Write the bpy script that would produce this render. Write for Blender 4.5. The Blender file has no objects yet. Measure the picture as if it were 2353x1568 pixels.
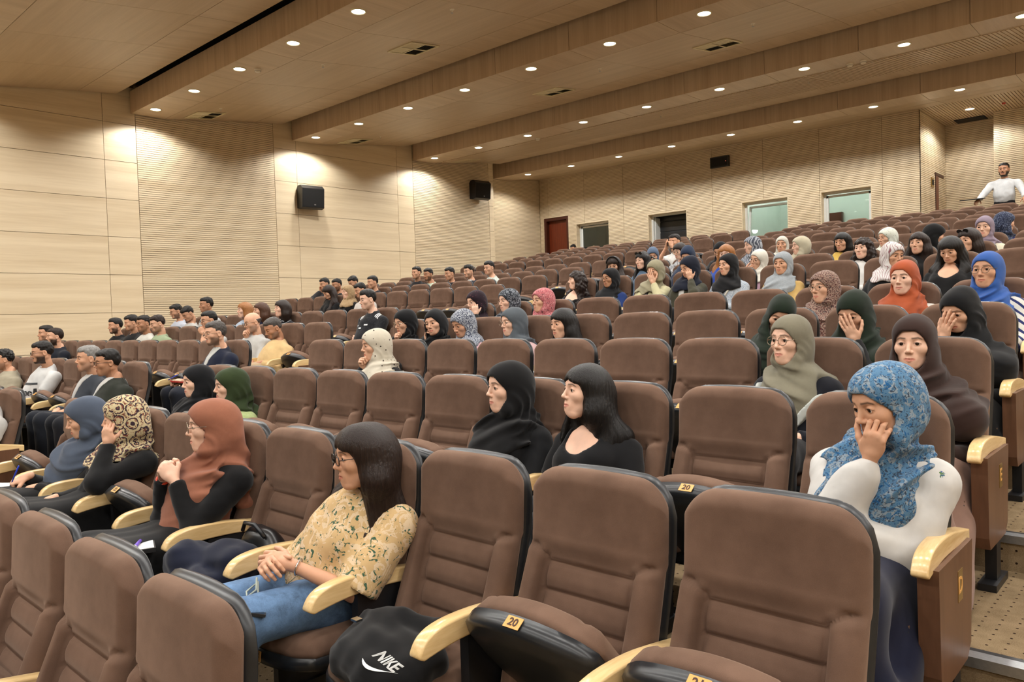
import bpy, math, random
import numpy as np
from mathutils import Matrix, Vector

# ------------------------------------------------------------------ camera, world, exposure
sc = bpy.context.scene
C = sc.collection
W_PX, H_PX, F_PX = 2353.0, 1568.0, 1759.7
YAW, PITCH, ROLL = math.radians(42.4776), math.radians(-1.8898), math.radians(-1.7925)
CAM_Z = 1.7
def cam_axes():
    fw = Vector((-math.sin(YAW)*math.cos(PITCH), math.cos(YAW)*math.cos(PITCH), math.sin(PITCH)))
    r0 = Vector((math.cos(YAW), math.sin(YAW), 0)); u0 = r0.cross(fw)
    r = r0*math.cos(ROLL) + u0*math.sin(ROLL)
    u = -r0*math.sin(ROLL) + u0*math.cos(ROLL)
    return r, u, fw
_r, _u, _f = cam_axes()
cd = bpy.data.cameras.new('camera'); cam = bpy.data.objects.new('camera', cd); C.objects.link(cam)
cam.matrix_world = Matrix(((_r.x, _u.x, -_f.x, 0), (_r.y, _u.y, -_f.y, 0), (_r.z, _u.z, -_f.z, CAM_Z), (0, 0, 0, 1)))
cd.sensor_fit = 'HORIZONTAL'; cd.sensor_width = 36.0; cd.lens = 36.0*F_PX/W_PX
cd.clip_start = 0.05; cd.clip_end = 200
sc.camera = cam
sc.view_settings.view_transform = 'Standard'; sc.view_settings.look = 'None'
sc.view_settings.exposure = 0.16; sc.view_settings.gamma = 1.0; sc.view_settings.use_curve_mapping = False
world = bpy.data.worlds.new('world'); sc.world = world; world.use_nodes = True
world.node_tree.nodes['Background'].inputs[0].default_value = (0.02, 0.02, 0.02, 1)
world.node_tree.nodes['Background'].inputs[1].default_value = 0.0
LAMP_W = 175.0
LAMP_COL = (1.0, 0.975, 0.93)
SPOT_DEG, SPOT_BLEND = 150.0, 0.35

# ------------------------------------------------------------------ helpers
def srgb(r, g, b):
    def f(c):
        c /= 255.0
        return c/12.92 if c <= 0.04045 else ((c+0.055)/1.055)**2.4
    return (f(r), f(g), f(b), 1.0)

def link(o, parent=None):
    C.objects.link(o)
    if parent is not None: o.parent = parent
    return o

def mesh_np(name, V, Q, smooth=False, mats=None, midx=None):
    """V (n,3), Q (m,4) or (m,3) arrays -> mesh"""
    me = bpy.data.meshes.new(name)
    V = np.asarray(V, np.float32); Q = np.asarray(Q, np.int32)
    k = Q.shape[1]
    me.vertices.add(len(V)); me.vertices.foreach_set('co', V.ravel())
    me.loops.add(Q.size); me.loops.foreach_set('vertex_index', Q.ravel())
    me.polygons.add(len(Q)); me.polygons.foreach_set('loop_start', np.arange(0, Q.size, k, dtype=np.int32))
    if smooth: me.polygons.foreach_set('use_smooth', np.ones(len(Q), bool))
    for m in (mats or []): me.materials.append(m)
    if midx is not None: me.polygons.foreach_set('material_index', np.asarray(midx, np.int32))
    me.update(calc_edges=True)
    return me

class MB:
    """collects polygons for one mesh"""
    def __init__(s): s.v = []; s.f = []
    def add(s, V, Fs):
        o = len(s.v); s.v += [tuple(p) for p in V]; s.f += [tuple(i+o for i in f) for f in Fs]; return s
    def box(s, x0, x1, y0, y1, z0, z1):
        V = [(x, y, z) for x in (x0, x1) for y in (y0, y1) for z in (z0, z1)]
        return s.add(V, [(0,1,3,2), (4,6,7,5), (0,4,5,1), (2,3,7,6), (0,2,6,4), (1,5,7,3)])
    def prism(s, poly, a0, a1, axis='x'):
        """poly in the other two axes (ordered), extruded along axis"""
        n = len(poly); V = []
        for a in (a0, a1):
            for (p, q) in poly:
                V.append((a, p, q) if axis == 'x' else ((p, a, q) if axis == 'y' else (p, q, a)))
        Fs = [tuple(range(n)), tuple(range(2*n-1, n-1, -1))] + [(i, i+n, (i+1) % n+n, (i+1) % n) for i in range(n)]
        return s.add(V, Fs)
    def tube(s, pts, r, seg=8, closed=False):
        pts = [Vector(p) for p in pts]; n = len(pts); V = []
        rr = r if isinstance(r, (list, tuple)) else [r]*n
        up = Vector((0, 0, 1)); prev = None
        for i, p in enumerate(pts):
            a = pts[(i-1) % n] if (closed or i > 0) else p; b = pts[(i+1) % n] if (closed or i < n-1) else p
            t = (b-a).normalized()
            if prev is None:
                x = t.cross(up)
                if x.length < 1e-4: x = t.cross(Vector((1, 0, 0)))
                x.normalize()
            else:
                x = (prev - t*prev.dot(t)).normalized()
            prev = x; y = t.cross(x)
            for k in range(seg):
                an = 2*math.pi*k/seg
                V.append(p + (x*math.cos(an) + y*math.sin(an))*rr[i])
        Fs = []
        for i in range(n if closed else n-1):
            for k in range(seg):
                a = i*seg+k; b = i*seg+(k+1) % seg; j = ((i+1) % n)*seg
                Fs.append((a, b, j+(k+1) % seg, j+k))
        if not closed: Fs += [tuple(range(seg-1, -1, -1)), tuple(range((n-1)*seg, n*seg))]
        return s.add(V, Fs)
    def disc(s, c, r, z, seg=24, flip=False):
        V = [(c[0]+r*math.cos(2*math.pi*k/seg), c[1]+r*math.sin(2*math.pi*k/seg), z) for k in range(seg)]
        return s.add(V, [tuple(range(seg-1, -1, -1)) if flip else tuple(range(seg))])
    def lathe(s, prof, c=(0, 0, 0), seg=20):
        V = []; n = len(prof)
        for (r, z) in prof:
            for k in range(seg):
                a = 2*math.pi*k/seg; V.append((c[0]+r*math.cos(a), c[1]+r*math.sin(a), c[2]+z))
        Fs = [(i*seg+k, i*seg+(k+1) % seg, (i+1)*seg+(k+1) % seg, (i+1)*seg+k) for i in range(n-1) for k in range(seg)]
        return s.add(V, Fs)
    def mesh(s, name, mat=None, smooth=False):
        me = bpy.data.meshes.new(name); me.from_pydata(s.v, [], s.f)
        if mat: me.materials.append(mat)
        if smooth: me.polygons.foreach_set('use_smooth', [True]*len(me.polygons))
        me.update(); return me
    def obj(s, name, mat=None, parent=None, smooth=False):
        return link(bpy.data.objects.new(name, s.mesh(name, mat, smooth)), parent)

def tag(o, label=None, cat=None, group=None, kind=None):
    if label: o['label'] = label
    if cat: o['category'] = cat
    if group: o['group'] = group
    if kind: o['kind'] = kind
    return o

def empty(name, loc=(0, 0, 0), rz=0.0):
    o = bpy.data.objects.new(name, None); o.empty_display_size = 0.1
    o.location = loc; o.rotation_euler = (0, 0, rz); C.objects.link(o); return o

def inst(name, me, parent, loc=None, rot=None, mat=None):
    o = bpy.data.objects.new(name, me); C.objects.link(o); o.parent = parent
    if loc is not None: o.location = loc
    if rot is not None: o.rotation_euler = rot
    if mat is not None:
        o.material_slots[0].link = 'OBJECT'; o.material_slots[0].material = mat
    return o

ORD = ['zeroth', 'first', 'second', 'third', 'fourth', 'fifth', 'sixth', 'seventh', 'eighth', 'ninth', 'tenth', 'eleventh',
       'twelfth', 'thirteenth', 'fourteenth', 'fifteenth', 'sixteenth', 'seventeenth']

# ------------------------------------------------------------------ materials
class NT:
    def __init__(s, name):
        s.m = bpy.data.materials.new(name); s.m.use_nodes = True; s.t = s.m.node_tree
        s.b = s.t.nodes['Principled BSDF']
    def n(s, typ, **kw):
        x = s.t.nodes.new(typ)
        for k, v in kw.items():
            if k in x.inputs.keys() if False else False: pass
            setattr(x, k, v)
        return x
    def l(s, a, b): s.t.links.new(a, b)
    def coord(s, scale=(1, 1, 1), rot=(0, 0, 0), kind='Object'):
        tc = s.n('ShaderNodeTexCoord'); mp = s.n('ShaderNodeMapping')
        mp.inputs['Scale'].default_value = scale; mp.inputs['Rotation'].default_value = rot
        s.l(tc.outputs[kind], mp.inputs['Vector']); return mp.outputs['Vector']
    def noise(s, vec, scale=5, detail=2, rough=0.5, dist=0.0):
        x = s.n('ShaderNodeTexNoise'); x.inputs['Scale'].default_value = scale; x.inputs['Detail'].default_value = detail
        x.inputs['Roughness'].default_value = rough; x.inputs['Distortion'].default_value = dist
        s.l(vec, x.inputs['Vector']); return x.outputs['Fac']
    def ramp(s, fac, stops, interp='LINEAR'):
        x = s.n('ShaderNodeValToRGB'); x.color_ramp.interpolation = interp
        el = x.color_ramp.elements
        while len(el) < len(stops): el.new(0.5)
        for e, (p, c) in zip(el, stops): e.position = p; e.color = c
        s.l(fac, x.inputs['Fac']); return x.outputs['Color']
    def mix(s, fac, a, b, mode='MIX'):
        x = s.n('ShaderNodeMix'); x.data_type = 'RGBA'; x.blend_type = mode
        for sock, v in ((x.inputs[0], fac), (x.inputs[6], a), (x.inputs[7], b)):
            if hasattr(v, 'links'): s.l(v, sock)
            else: sock.default_value = v
        return x.outputs[2]
    def math(s, op, a, b=None, clamp=False):
        x = s.n('ShaderNodeMath'); x.operation = op; x.use_clamp = clamp
        for i, v in enumerate((a, b)):
            if v is None: continue
            if hasattr(v, 'links'): s.l(v, x.inputs[i])
            else: x.inputs[i].default_value = v
        return x.outputs[0]
    def bump(s, h, strength=0.2, dist=0.01):
        x = s.n('ShaderNodeBump'); x.inputs['Strength'].default_value = strength; x.inputs['Distance'].default_value = dist
        s.l(h, x.inputs['Height']); s.l(x.outputs['Normal'], s.b.inputs['Normal'])
    def base(s, c):
        if hasattr(c, 'links'): s.l(c, s.b.inputs['Base Color'])
        else: s.b.inputs['Base Color'].default_value = c
    def set(s, **kw):
        for k, v in kw.items(): s.b.inputs[k.replace('_', ' ')].default_value = v
        return s

def darker(c, f): return (c[0]*f, c[1]*f, c[2]*f, 1)
def plain(name, c, rough=0.5, metal=0.0, var=0.0, vscale=20, spec=0.5):
    t = NT(name); t.set(Roughness=rough, Metallic=metal); t.b.inputs['Specular IOR Level'].default_value = spec
    if var:
        v = t.noise(t.coord(), vscale, 3); t.base(t.ramp(v, [(0.3, darker(c, 1-var)), (0.7, darker(c, 1+var))]))
    else: t.base(c)
    return t.m
def wood(name, c1, c2, stretch, scale=3.0, rough=0.45, spec=0.4):
    """long streaks: stretch = texture scale per axis, small along the grain"""
    t = NT(name); t.set(Roughness=rough); t.b.inputs['Specular IOR Level'].default_value = spec
    v = t.coord(stretch, kind='Object')
    geo = t.n('ShaderNodeObjectInfo'); add = t.n('ShaderNodeVectorMath'); add.operation = 'ADD'
    mul = t.math('MULTIPLY', geo.outputs['Random'], 37.0)
    t.l(v, add.inputs[0]); t.l(mul, add.inputs[1])
    a = t.noise(add.outputs[0], scale, 4, 0.6, 0.3); b = t.noise(add.outputs[0], scale*5, 3, 0.6, 0.2)
    f = t.math('ADD', t.math('MULTIPLY', a, 0.7), t.math('MULTIPLY', b, 0.3))
    t.base(t.ramp(f, [(0.32, c1), (0.62, c2)]))
    return t.m

M = {}
M['maple'] = wood('maple_panel', srgb(208, 188, 154), srgb(228, 211, 180), (0.5, 0.12, 3.2), 2.2)
M['maple_dark'] = wood('maple_groove', srgb(120, 96, 66), srgb(140, 112, 78), (0.5, 0.12, 3.2), 2.2)
M['ceil'] = wood('ceiling_wood', srgb(186, 164, 134), srgb(202, 181, 152), (0.15, 3.0, 1.0), 2.0, 0.35)
M['ceil_y'] = wood('ceiling_strip_wood', srgb(186, 164, 134), srgb(204, 183, 155), (3.0, 0.2, 1.0), 2.0, 0.35)
M['fascia'] = wood('fascia_wood', srgb(184, 158, 130), srgb(206, 182, 154), (4.0, 4.0, 0.15), 2.0, 0.5)
M['black_gap'] = plain('black_gap', srgb(14, 14, 15), 0.8)
M['plastic'] = plain('black_plastic', srgb(30, 32, 35), 0.32, var=0.12, vscale=60)
M['metal_dark'] = plain('dark_metal', srgb(24, 24, 26), 0.4)
M['alu'] = plain('aluminium', srgb(170, 172, 174), 0.35, 0.9, var=0.08, vscale=90)
M['white_pvc'] = plain('white_frame', srgb(225, 228, 226), 0.35, var=0.03)
M['armwood'] = wood('arm_beech', srgb(205, 170, 115), srgb(228, 198, 146), (6.0, 0.6, 6.0), 5.0, 0.22, 0.5)
M['endpanel'] = wood('end_panel_wood', srgb(88, 60, 42), srgb(104, 72, 52), (5.0, 5.0, 0.6), 4.0, 0.4)
M['door'] = wood('door_wood', srgb(92, 36, 18), srgb(112, 46, 22), (8.0, 8.0, 0.5), 4.0, 0.35)
M['door_frame'] = wood('door_frame_wood', srgb(58, 24, 14), srgb(72, 30, 17), (8.0, 8.0, 0.5), 4.0, 0.4)
M['room_white'] = plain('control_room_paint', srgb(196, 206, 198), 0.7, var=0.04, vscale=3)
M['room_dark'] = plain('control_room_dark', srgb(40, 44, 46), 0.7, var=0.1, vscale=3)
M['vent_white'] = plain('vent_enamel', srgb(226, 216, 180), 0.4, var=0.03)
M['dark'] = plain('dark_void', srgb(18, 18, 17), 0.9)
M['det_white'] = plain('detector_plastic', srgb(232, 226, 210), 0.4, var=0.02)
M['red'] = plain('red_plastic', srgb(190, 60, 45), 0.4)
M['plate'] = plain('number_plate', srgb(214, 160, 86), 0.4, var=0.05, vscale=80)
M['ink'] = plain('number_ink', srgb(58, 30, 16), 0.6)
M['brass'] = plain('brass', srgb(170, 140, 80), 0.3, 0.8, var=0.05)
def upholstery():
    t = NT('brown_microfibre'); t.set(Roughness=0.95)
    t.b.inputs['Sheen Weight'].default_value = 0.35; t.b.inputs['Sheen Roughness'].default_value = 0.45
    t.b.inputs['Sheen Tint'].default_value = srgb(205, 178, 158)
    t.b.inputs['Specular IOR Level'].default_value = 0.1
    v = t.coord(); a = t.noise(v, 7, 3, 0.6); b = t.noise(v, 500, 2, 0.7)
    f = t.math('ADD', t.math('MULTIPLY', a, 0.75), t.math('MULTIPLY', b, 0.25))
    t.base(t.ramp(f, [(0.34, srgb(92, 71, 59)), (0.66, srgb(113, 89, 75))]))
    t.bump(b, 0.12, 0.002)
    return t.m
M['seat'] = upholstery()
def carpet():
    t = NT('dotted_carpet'); t.set(Roughness=1.0); t.b.inputs['Specular IOR Level'].default_value = 0.05
    tc = t.n('ShaderNodeTexCoord'); sx = t.n('ShaderNodeSeparateXYZ'); t.l(tc.outputs['Object'], sx.inputs[0])
    P = 0.056
    yz = t.math('ADD', sx.outputs['Y'], sx.outputs['Z'])
    def cell(s, off):
        fr = t.math('FRACT', t.math('ADD', t.math('MULTIPLY', s, 1/P), off)); return t.math('SUBTRACT', fr, 0.5)
    a, b = cell(sx.outputs['X'], 0.0), cell(yz, 0.0)
    d = t.math('SQRT', t.math('ADD', t.math('MULTIPLY', a, a), t.math('MULTIPLY', b, b)))
    dot = t.math('LESS_THAN', d, 0.09)
    n1 = t.noise(t.coord(), 260, 2, 0.7); n2 = t.noise(t.coord(), 14, 3, 0.5)
    bg = t.ramp(t.math('ADD', t.math('MULTIPLY', n1, 0.6), t.math('MULTIPLY', n2, 0.4)), [(0.35, srgb(112, 95, 71)), (0.65, srgb(142, 122, 95))])
    t.base(t.mix(dot, bg, srgb(42, 30, 22)))
    t.bump(n1, 0.5, 0.004)
    return t.m
M['carpet'] = carpet()
def emis(name, col, s):
    t = NT(name); t.base((0.8, 0.8, 0.8, 1)); t.b.inputs['Emission Color'].default_value = col; t.b.inputs['Emission Strength'].default_value = s
    return t.m
M['lamp'] = emis('lamp_lens', (1.0, 0.96, 0.88, 1), 14.0)
M['room_lamp'] = emis('control_room_lamp', (1.0, 0.98, 0.95, 1), 10.0)
M['led_red'] = emis('red_led', (1.0, 0.1, 0.05, 1), 2.0)
def glass():
    t = NT('tinted_glass'); t.set(Roughness=0.02); t.b.inputs['Transmission Weight'].default_value = 1.0
    t.b.inputs['IOR'].default_value = 1.45; t.base(srgb(226, 236, 231))
    return t.m
M['glass'] = glass()
# ------------------------------------------------------------------ room geometry (metres; seats face -Y, rows along X)
XW, XR, YB, YF = -15.5, 7.0, 19.0, -9.0
XREC, YREC = -16.0, 16.35           # the left wall steps back here
ZLOW, ZTIP = 5.85, 6.18
FASC = [-4.48, -0.94, 2.62, 6.17, 9.71, 13.28, 16.88]
PITCHY = 1.0505
def row_y(n): return 1.859 + PITCHY*n
def row_f(n): return 0.1715 + 0.1584*n
def seat_x(n, k): return (-1.52 - 0.13*n - k)*0.55

# tiered floor: one step per row
fl = MB()
X0, X1 = XREC-0.2, XR+0.2
ys = [YF-0.2]; prof = []
n0, n1 = -4, 16
pts = [(YF-0.2, row_f(n0))]
for n in range(n0+1, n1+1):
    yn = row_y(n-1) + 0.02
    pts += [(yn, row_f(n-1)), (yn, row_f(n))]
pts += [(22.0, row_f(n1)), (22.0, -0.8), (YF-0.2, -0.8)]
fl.prism(pts, X0, X1, 'x')
floor = tag(fl.obj('floor', M['carpet']), 'beige dotted carpet floor rising in shallow tiers', None, None, 'structure')
for n in range(-2, 17):             # metal step edging in the two aisles
    yn = row_y(n-1) + 0.02; z = row_f(n)
    for (xa, xb) in ((seat_x(n, -0.55), XR), (seat_x(n, 11.45), seat_x(n, 9.55))):
        if n < 0 and xa > -3: continue
        m = MB(); m.box(xa, xb, yn-0.012, yn+0.045, z-0.03, z+0.006)
        e = m.obj('step_nosing', M['alu'], floor)
        m = MB(); m.box(xa, xb, yn+0.046, yn+0.075, z-0.01, z+0.004)
        m.obj('rubber_insert', M['metal_dark'], e)

# ---- left wall: smooth maple boards alternating with slatted fields
ZW0, ZW1 = -0.6, 6.5
wl = MB(); wl.box(XW-0.4, XW-0.03, YF, YREC-0.2, ZW0, ZW1); wl.box(XREC-0.4, XREC-0.02, YREC-0.2, 22, ZW0, ZW1)
wall_left = tag(wl.obj('wall_left', M['maple_dark']), 'maple panelled side wall with smooth boards and slatted fields', None, None, 'structure')
zj = [1.995 + 0.727*i for i in range(-3, 7)]
def boards(y0, y1):
    for a, b in zip(zj[:-1], zj[1:]):
        m = MB(); g = 0.004
        m.box(XW-0.03, XW, y0+g, y1-g, a+g, min(b-g, ZW1)); m.obj('wall_board', M['maple'], wall_left)
def slat_field(parent, p0, p1, z0, z1, pitch, gap, face, axis, depth=0.02, name='slat_field', mat=None, holes=()):
    """horizontal slats; axis 'y' -> wall plane x=face, axis 'x' -> wall plane y=face (room on the smaller side)"""
    m = MB(); z = z0
    while z < z1-0.001:
        zt = min(z+pitch-gap, z1); segs = [(p0, p1)]
        for (h0, h1, hz0, hz1) in holes:
            if zt > hz0 and z < hz1:
                segs = [s for a, b in segs for s in ((a, min(b, h0)), (max(a, h1), b)) if s[1]-s[0] > 0.004]
        for a, b in segs:
            if axis == 'y': m.box(face-depth, face, a, b, z, zt)
            else: m.box(a, b, face, face+depth, z, zt)
        z += pitch
    o = m.obj(name, mat or M['maple'], parent); o['kind'] = 'stuff'; return o
boards(-9.0, -3.9); boards(-3.9, -0.9); boards(-0.9, -0.3); boards(-0.3, 2.1); boards(2.1, 2.70); boards(2.70, 5.65); boards(5.65, 6.25)
slat_field(wall_left, 6.256, 9.224, -0.2, 6.4, 0.042, 0.0085, XW, 'y')
boards(9.23, 9.80); boards(9.80, 12.74); boards(12.74, 13.27)
slat_field(wall_left, 13.276, 16.12, 0.9, 6.4, 0.042, 0.009, XW, 'y')
for a, b in zip(zj[:-1], zj[1:]):
    m = MB(); m.box(XW-0.03, XW, 16.13, 16.32, a+0.004, min(b-0.004, ZW1)); m.obj('wall_board', M['maple'], wall_left)
m = MB(); m.box(XREC-0.02, XW-0.005, 16.30, 16.318, ZW0, ZW1); m.obj('pilaster_return', M['maple'], wall_left)
slat_field(wall_left, 16.35, YB-0.01, 1.6, 6.4, 0.042, 0.009, XREC, 'y')

# ---- back wall with door, four windows and the entrance recess
DOOR = (-15.85, -14.86, 2.3, 4.77)
WINS = [(-14.56, -13.32, 3.25, 4.48), (-11.96, -10.71, 3.25, 4.48), (-9.10, -7.86, 3.25, 4.48), (-7.05, -5.87, 3.25, 4.48)]
XC, YC2, XC2, YC3 = -4.82, 21.2, -3.68, 20.5
holes = [DOOR] + WINS
bw = MB()
xs = sorted([XREC, XC-0.02] + [v for h in holes for v in h[:2]])
for a, b in zip(xs[:-1], xs[1:]):
    hs = [h for h in holes if h[0] <= a+1e-6 and h[1] >= b-1e-6]
    if hs:
        h = hs[0]; bw.box(a, b, YB+0.02, YB+0.24, h[3], 6.5); bw.box(a, b, YB+0.02, YB+0.24, 1.6, h[2])
    else: bw.box(a, b, YB+0.02, YB+0.24, 1.6, 6.5)
bw.box(XC-0.2, XC-0.02, YB+0.24, YC2+0.2, 1.6, 6.5)
bw.box(XC-0.2, XC2+0.3, YC2+0.02, YC2+0.2, 1.6, 6.5)
bw.box(XC2+0.02, XC2+0.3, YC3+0.02, YC2+0.02, 1.6, 6.5); bw.box(XC2+0.02, XR, YC3+0.02, YC3+0.2, 1.6, 6.5)
wall_back = tag(bw.obj('wall_back', M['maple_dark']), 'grooved maple rear wall with control room windows', None, None, 'structure')
jx = [XREC, -15.66, -14.22, -12.79, -11.36, -9.93, -8.50, -7.07, -5.63, XC]
for a, b in zip(jx[:-1], jx[1:]):
    slat_field(wall_back, a+0.004, b-0.004, 2.3, 6.4, 0.042, 0.010, YB, 'x', 0.022, 'grooved_panel', None, holes)
m = MB(); z = 2.3                    # recess: side wall (faces +X), end wall, right return
while z < 6.35:
    m.box(XC-0.02, XC, YB-0.0, YC2, z, z+0.032); z += 0.042
o = m.obj('grooved_panel', M['maple'], wall_back); o['kind'] = 'stuff'
slat_field(wall_back, XC, XC2+0.02, 2.3, 6.35, 0.042, 0.010, YC2, 'x', 0.022, 'grooved_panel')
slat_field(wall_back, XC2, XR, 2.3, 6.4, 0.042, 0.010, YC3, 'x', 0.022, 'grooved_panel')
# recess door (thin sliver), its reveal and the switch plate beside it
m = MB(); m.box(XC-0.10, XC+0.004, 20.25, 20.50, 2.5, 4.70); d2 = tag(m.obj('door_2', M['door']), 'brown timber door in the entrance recess side wall', None, None, 'structure')
m = MB(); m.box(XC-0.06, XC+0.012, 20.20, 20.25, 2.5, 4.76); m.obj('door_frame', M['door_frame'], d2)
m = MB(); m.box(XC-0.06, XC+0.012, 20.16, 20.95, 4.70, 4.76); m.obj('door_frame', M['door_frame'], d2)
sp = empty('wall_switch', (XC+0.0, 19.92, 4.50))
m = MB(); m.box(0, 0.02, -0.10, 0.10, -0.11, 0.11); m.obj('plate', M['brass'], sp)
for j in range(2):
    m = MB(); m.box(0.02, 0.03, -0.06+0.075*j, -0.01+0.075*j, -0.06, 0.06); m.obj('rocker', M['metal_dark'], sp)
tag(sp, 'small brass switch plate beside the recess door', 'switch')

# door 1
dr = empty('door_1', (DOOR[0], YB, DOOR[2])); tag(dr, 'dark red-brown timber door in the rear wall corner', None, None, 'structure')
w, h = DOOR[1]-DOOR[0], DOOR[3]-DOOR[2]
m = MB(); m.box(0.09, w-0.09, 0.16, 0.20, 0, h-0.09); m.obj('door_leaf', M['door'], dr)
m = MB(); m.box(0.0, 0.09, 0.02, 0.22, 0, h); m.obj('door_frame', M['door_frame'], dr)
m = MB(); m.box(w-0.09, w, 0.02, 0.22, 0, h); m.obj('door_frame', M['door_frame'], dr)
m = MB(); m.box(0.09, w-0.09, 0.02, 0.22, h-0.09, h); m.obj('door_frame', M['door_frame'], dr)
# windows and the control room behind them
m = MB(); m.box(XREC, XC-0.2, 22.6, 22.8, 1.6, 6.2); m.box(XREC, XC-0.2, YB+0.24, 22.8, 1.5, 1.7); m.box(XREC, XC-0.2, YB+0.24, 22.8, 6.0, 6.2)
m.box(XREC-0.1, XREC, YB+0.24, 22.8, 1.6, 6.2)
tag(m.obj('wall_control_room', M['room_white']), 'pale painted control room seen through the rear windows', None, None, 'structure')
m = MB(); m.box(-9.75, -9.6, YB+0.24, 22.6, 1.7, 6.0); tag(m.obj('wall_control_room_divider', M['room_white']), 'pale partition wall inside the control room', None, None, 'structure')
m = MB(); m.box(-6.35, -5.4, 21.3, 22.6, 1.7, 6.0); tag(m.obj('wall_control_room_column', M['room_white']), 'boxed grey column inside the control room', None, None, 'structure')
ck = MB(); ck.box(-12.0, -10.95, YB+0.5, YB+1.1, 1.72, 5.2); o = tag(ck.obj('equipment_rack', M['room_dark']), 'tall dark equipment rack standing behind the open rear window', 'rack')
for j in range(9):
    m = MB(); m.box(-11.95, -11.0, YB+0.485, YB+0.5, 2.2+0.3*j, 2.46+0.3*j); m.obj('rack_unit', M['plastic'], o)
for i, (a, b, z0, z1) in enumerate(WINS):
    wn = empty('window_%d' % (i+1), (a, YB, z0))
    tag(wn, ['closed dark window nearest the red-brown door', 'open window showing a black equipment rack', 'tilted-open window showing a dark doorway', 'closed window reflecting three ceiling lamps'][i], None, None, 'structure')
    w, h = b-a, z1-z0
    for (q0, q1, r0, r1) in ((0, 0.016, 0, h), (w-0.016, w, 0, h), (0.016, w-0.016, h-0.016, h), (0.016, w-0.016, 0, 0.02)):
        m = MB(); m.box(q0, q1, 0.0, 0.26, r0, r1); m.obj('reveal', M['maple'], wn)
    F = 0.055
    for (q0, q1, r0, r1) in ((0.016, 0.016+F, 0, h), (w-0.016-F, w-0.016, 0, h), (0.016+F, w-0.016-F, h-0.016-F, h-0.016), (0.016+F, w-0.016-F, 0.02, 0.02+F)):
        m = MB(); m.box(q0, q1, 0.17, 0.23, r0, r1); m.obj('window_frame', M['white_pvc'], wn)
    if i == 1:                        # sash swung inwards, out of the way on the left
        m = MB(); m.box(0.075, 0.105, 0.24, 0.9, 0.08, h-0.09); m.obj('sash', M['white_pvc'], wn)
        continue
    sash = bpy.data.objects.new('sash', None); link(sash, wn); sash.location = (0, 0.19, 0.08)
    if i == 2: sash.rotation_euler = (math.radians(-7), 0, 0)
    S = 0.05; x0, x1, zt = 0.07, w-0.07, h-0.17
    m = MB(); m.box(x0, x0+S, 0, 0.05, 0, zt); m.box(x1-S, x1, 0, 0.05, 0, zt); m.box(x0, x1, 0, 0.05, zt-S, zt); m.box(x0, x1, 0, 0.05, 0, S)
    m.obj('sash_frame', M['white_pvc'], sash)
    m = MB(); m.box(x0+S, x1-S, 0.02, 0.026, S, zt-S); m.obj('pane', M['glass'], sash)
m = MB(); m.box(-8.35, -7.75, 22.45, 22.6, 1.7, 4.35); tag(m.obj('door_3', M['door_frame']), 'dark door inside the control room behind the tilted window', None, None, 'structure')
for (x, y, lab) in ((-11.4, 20.6, 'round lamp on the control room ceiling behind the equipment rack'), (-8.4, 20.9, 'round lamp on the control room ceiling behind the tilted window'), (-6.6, 20.6, 'round lamp on the control room ceiling behind the rightmost window')):
    r_ = empty('control_room_lamp', (x, y, 5.99)); tag(r_, lab, 'lamp', 'control room lamps')
    m = MB(); m.lathe([(0.0, -0.02), (0.13, -0.02), (0.15, 0.0)], seg=20); m.obj('lens', M['room_lamp'], r_)
    ld = bpy.data.lights.new('control_room_light', 'POINT'); ld.energy = 90 if x > -10 else 8; ld.color = (0.95, 1, 0.95); ld.shadow_soft_size = 0.12
    lo = bpy.data.objects.new('light', ld); link(lo, r_); lo.location = (0, 0, -0.12)

# ---- right and front walls (outside the frame, close the hall)
m = MB(); m.box(XR, XR+0.3, YF, 21, -0.8, 6.5); tag(m.obj('wall_right', M['maple']), 'maple side wall on the far right', None, None, 'structure')
m = MB(); m.box(XW-0.4, XR+0.3, YF-0.3, YF, -0.8, 6.5); tag(m.obj('wall_front', M['maple']), 'wall behind the stage', None, None, 'structure')

# ---- ceiling: bays that rise towards the back and drop at a timber fascia
def ceil_z(y):
    """height of the ceiling surface at depth y"""
    for i, f0 in enumerate(FASC):
        f1 = FASC[i+1] if i+1 < len(FASC) else f0+3.58
        if y < f1: break
    t = y-f0
    if t < 0.64: return ZLOW
    if t < 2.62: return ZLOW + 0.26*(t-0.64)/1.98
    return ZLOW + 0.26 + 0.07*min((t-2.62)/0.68, 1.0)
cb = MB(); cb.box(XREC-0.4, XR+0.3, YF-0.3, 22, 6.45, 6.6)
ceiling = tag(cb.obj('ceiling', M['black_gap']), 'timber ceiling stepping back in rising bays', None, None, 'structure')
PX = 1.60
joints = [XW + 0.03 + PX*i for i in range(-1, 16)]
def slab(pf, x0, x1, name, mat, th=0.02):
    """pf = list of (y, z) along the underside"""
    m = MB(); n = len(pf)
    m.prism([(y, z) for y, z in pf] + [(y, z+th) for y, z in reversed(pf)], x0, x1, 'x')
    return m.obj(name, mat, ceiling)
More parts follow.
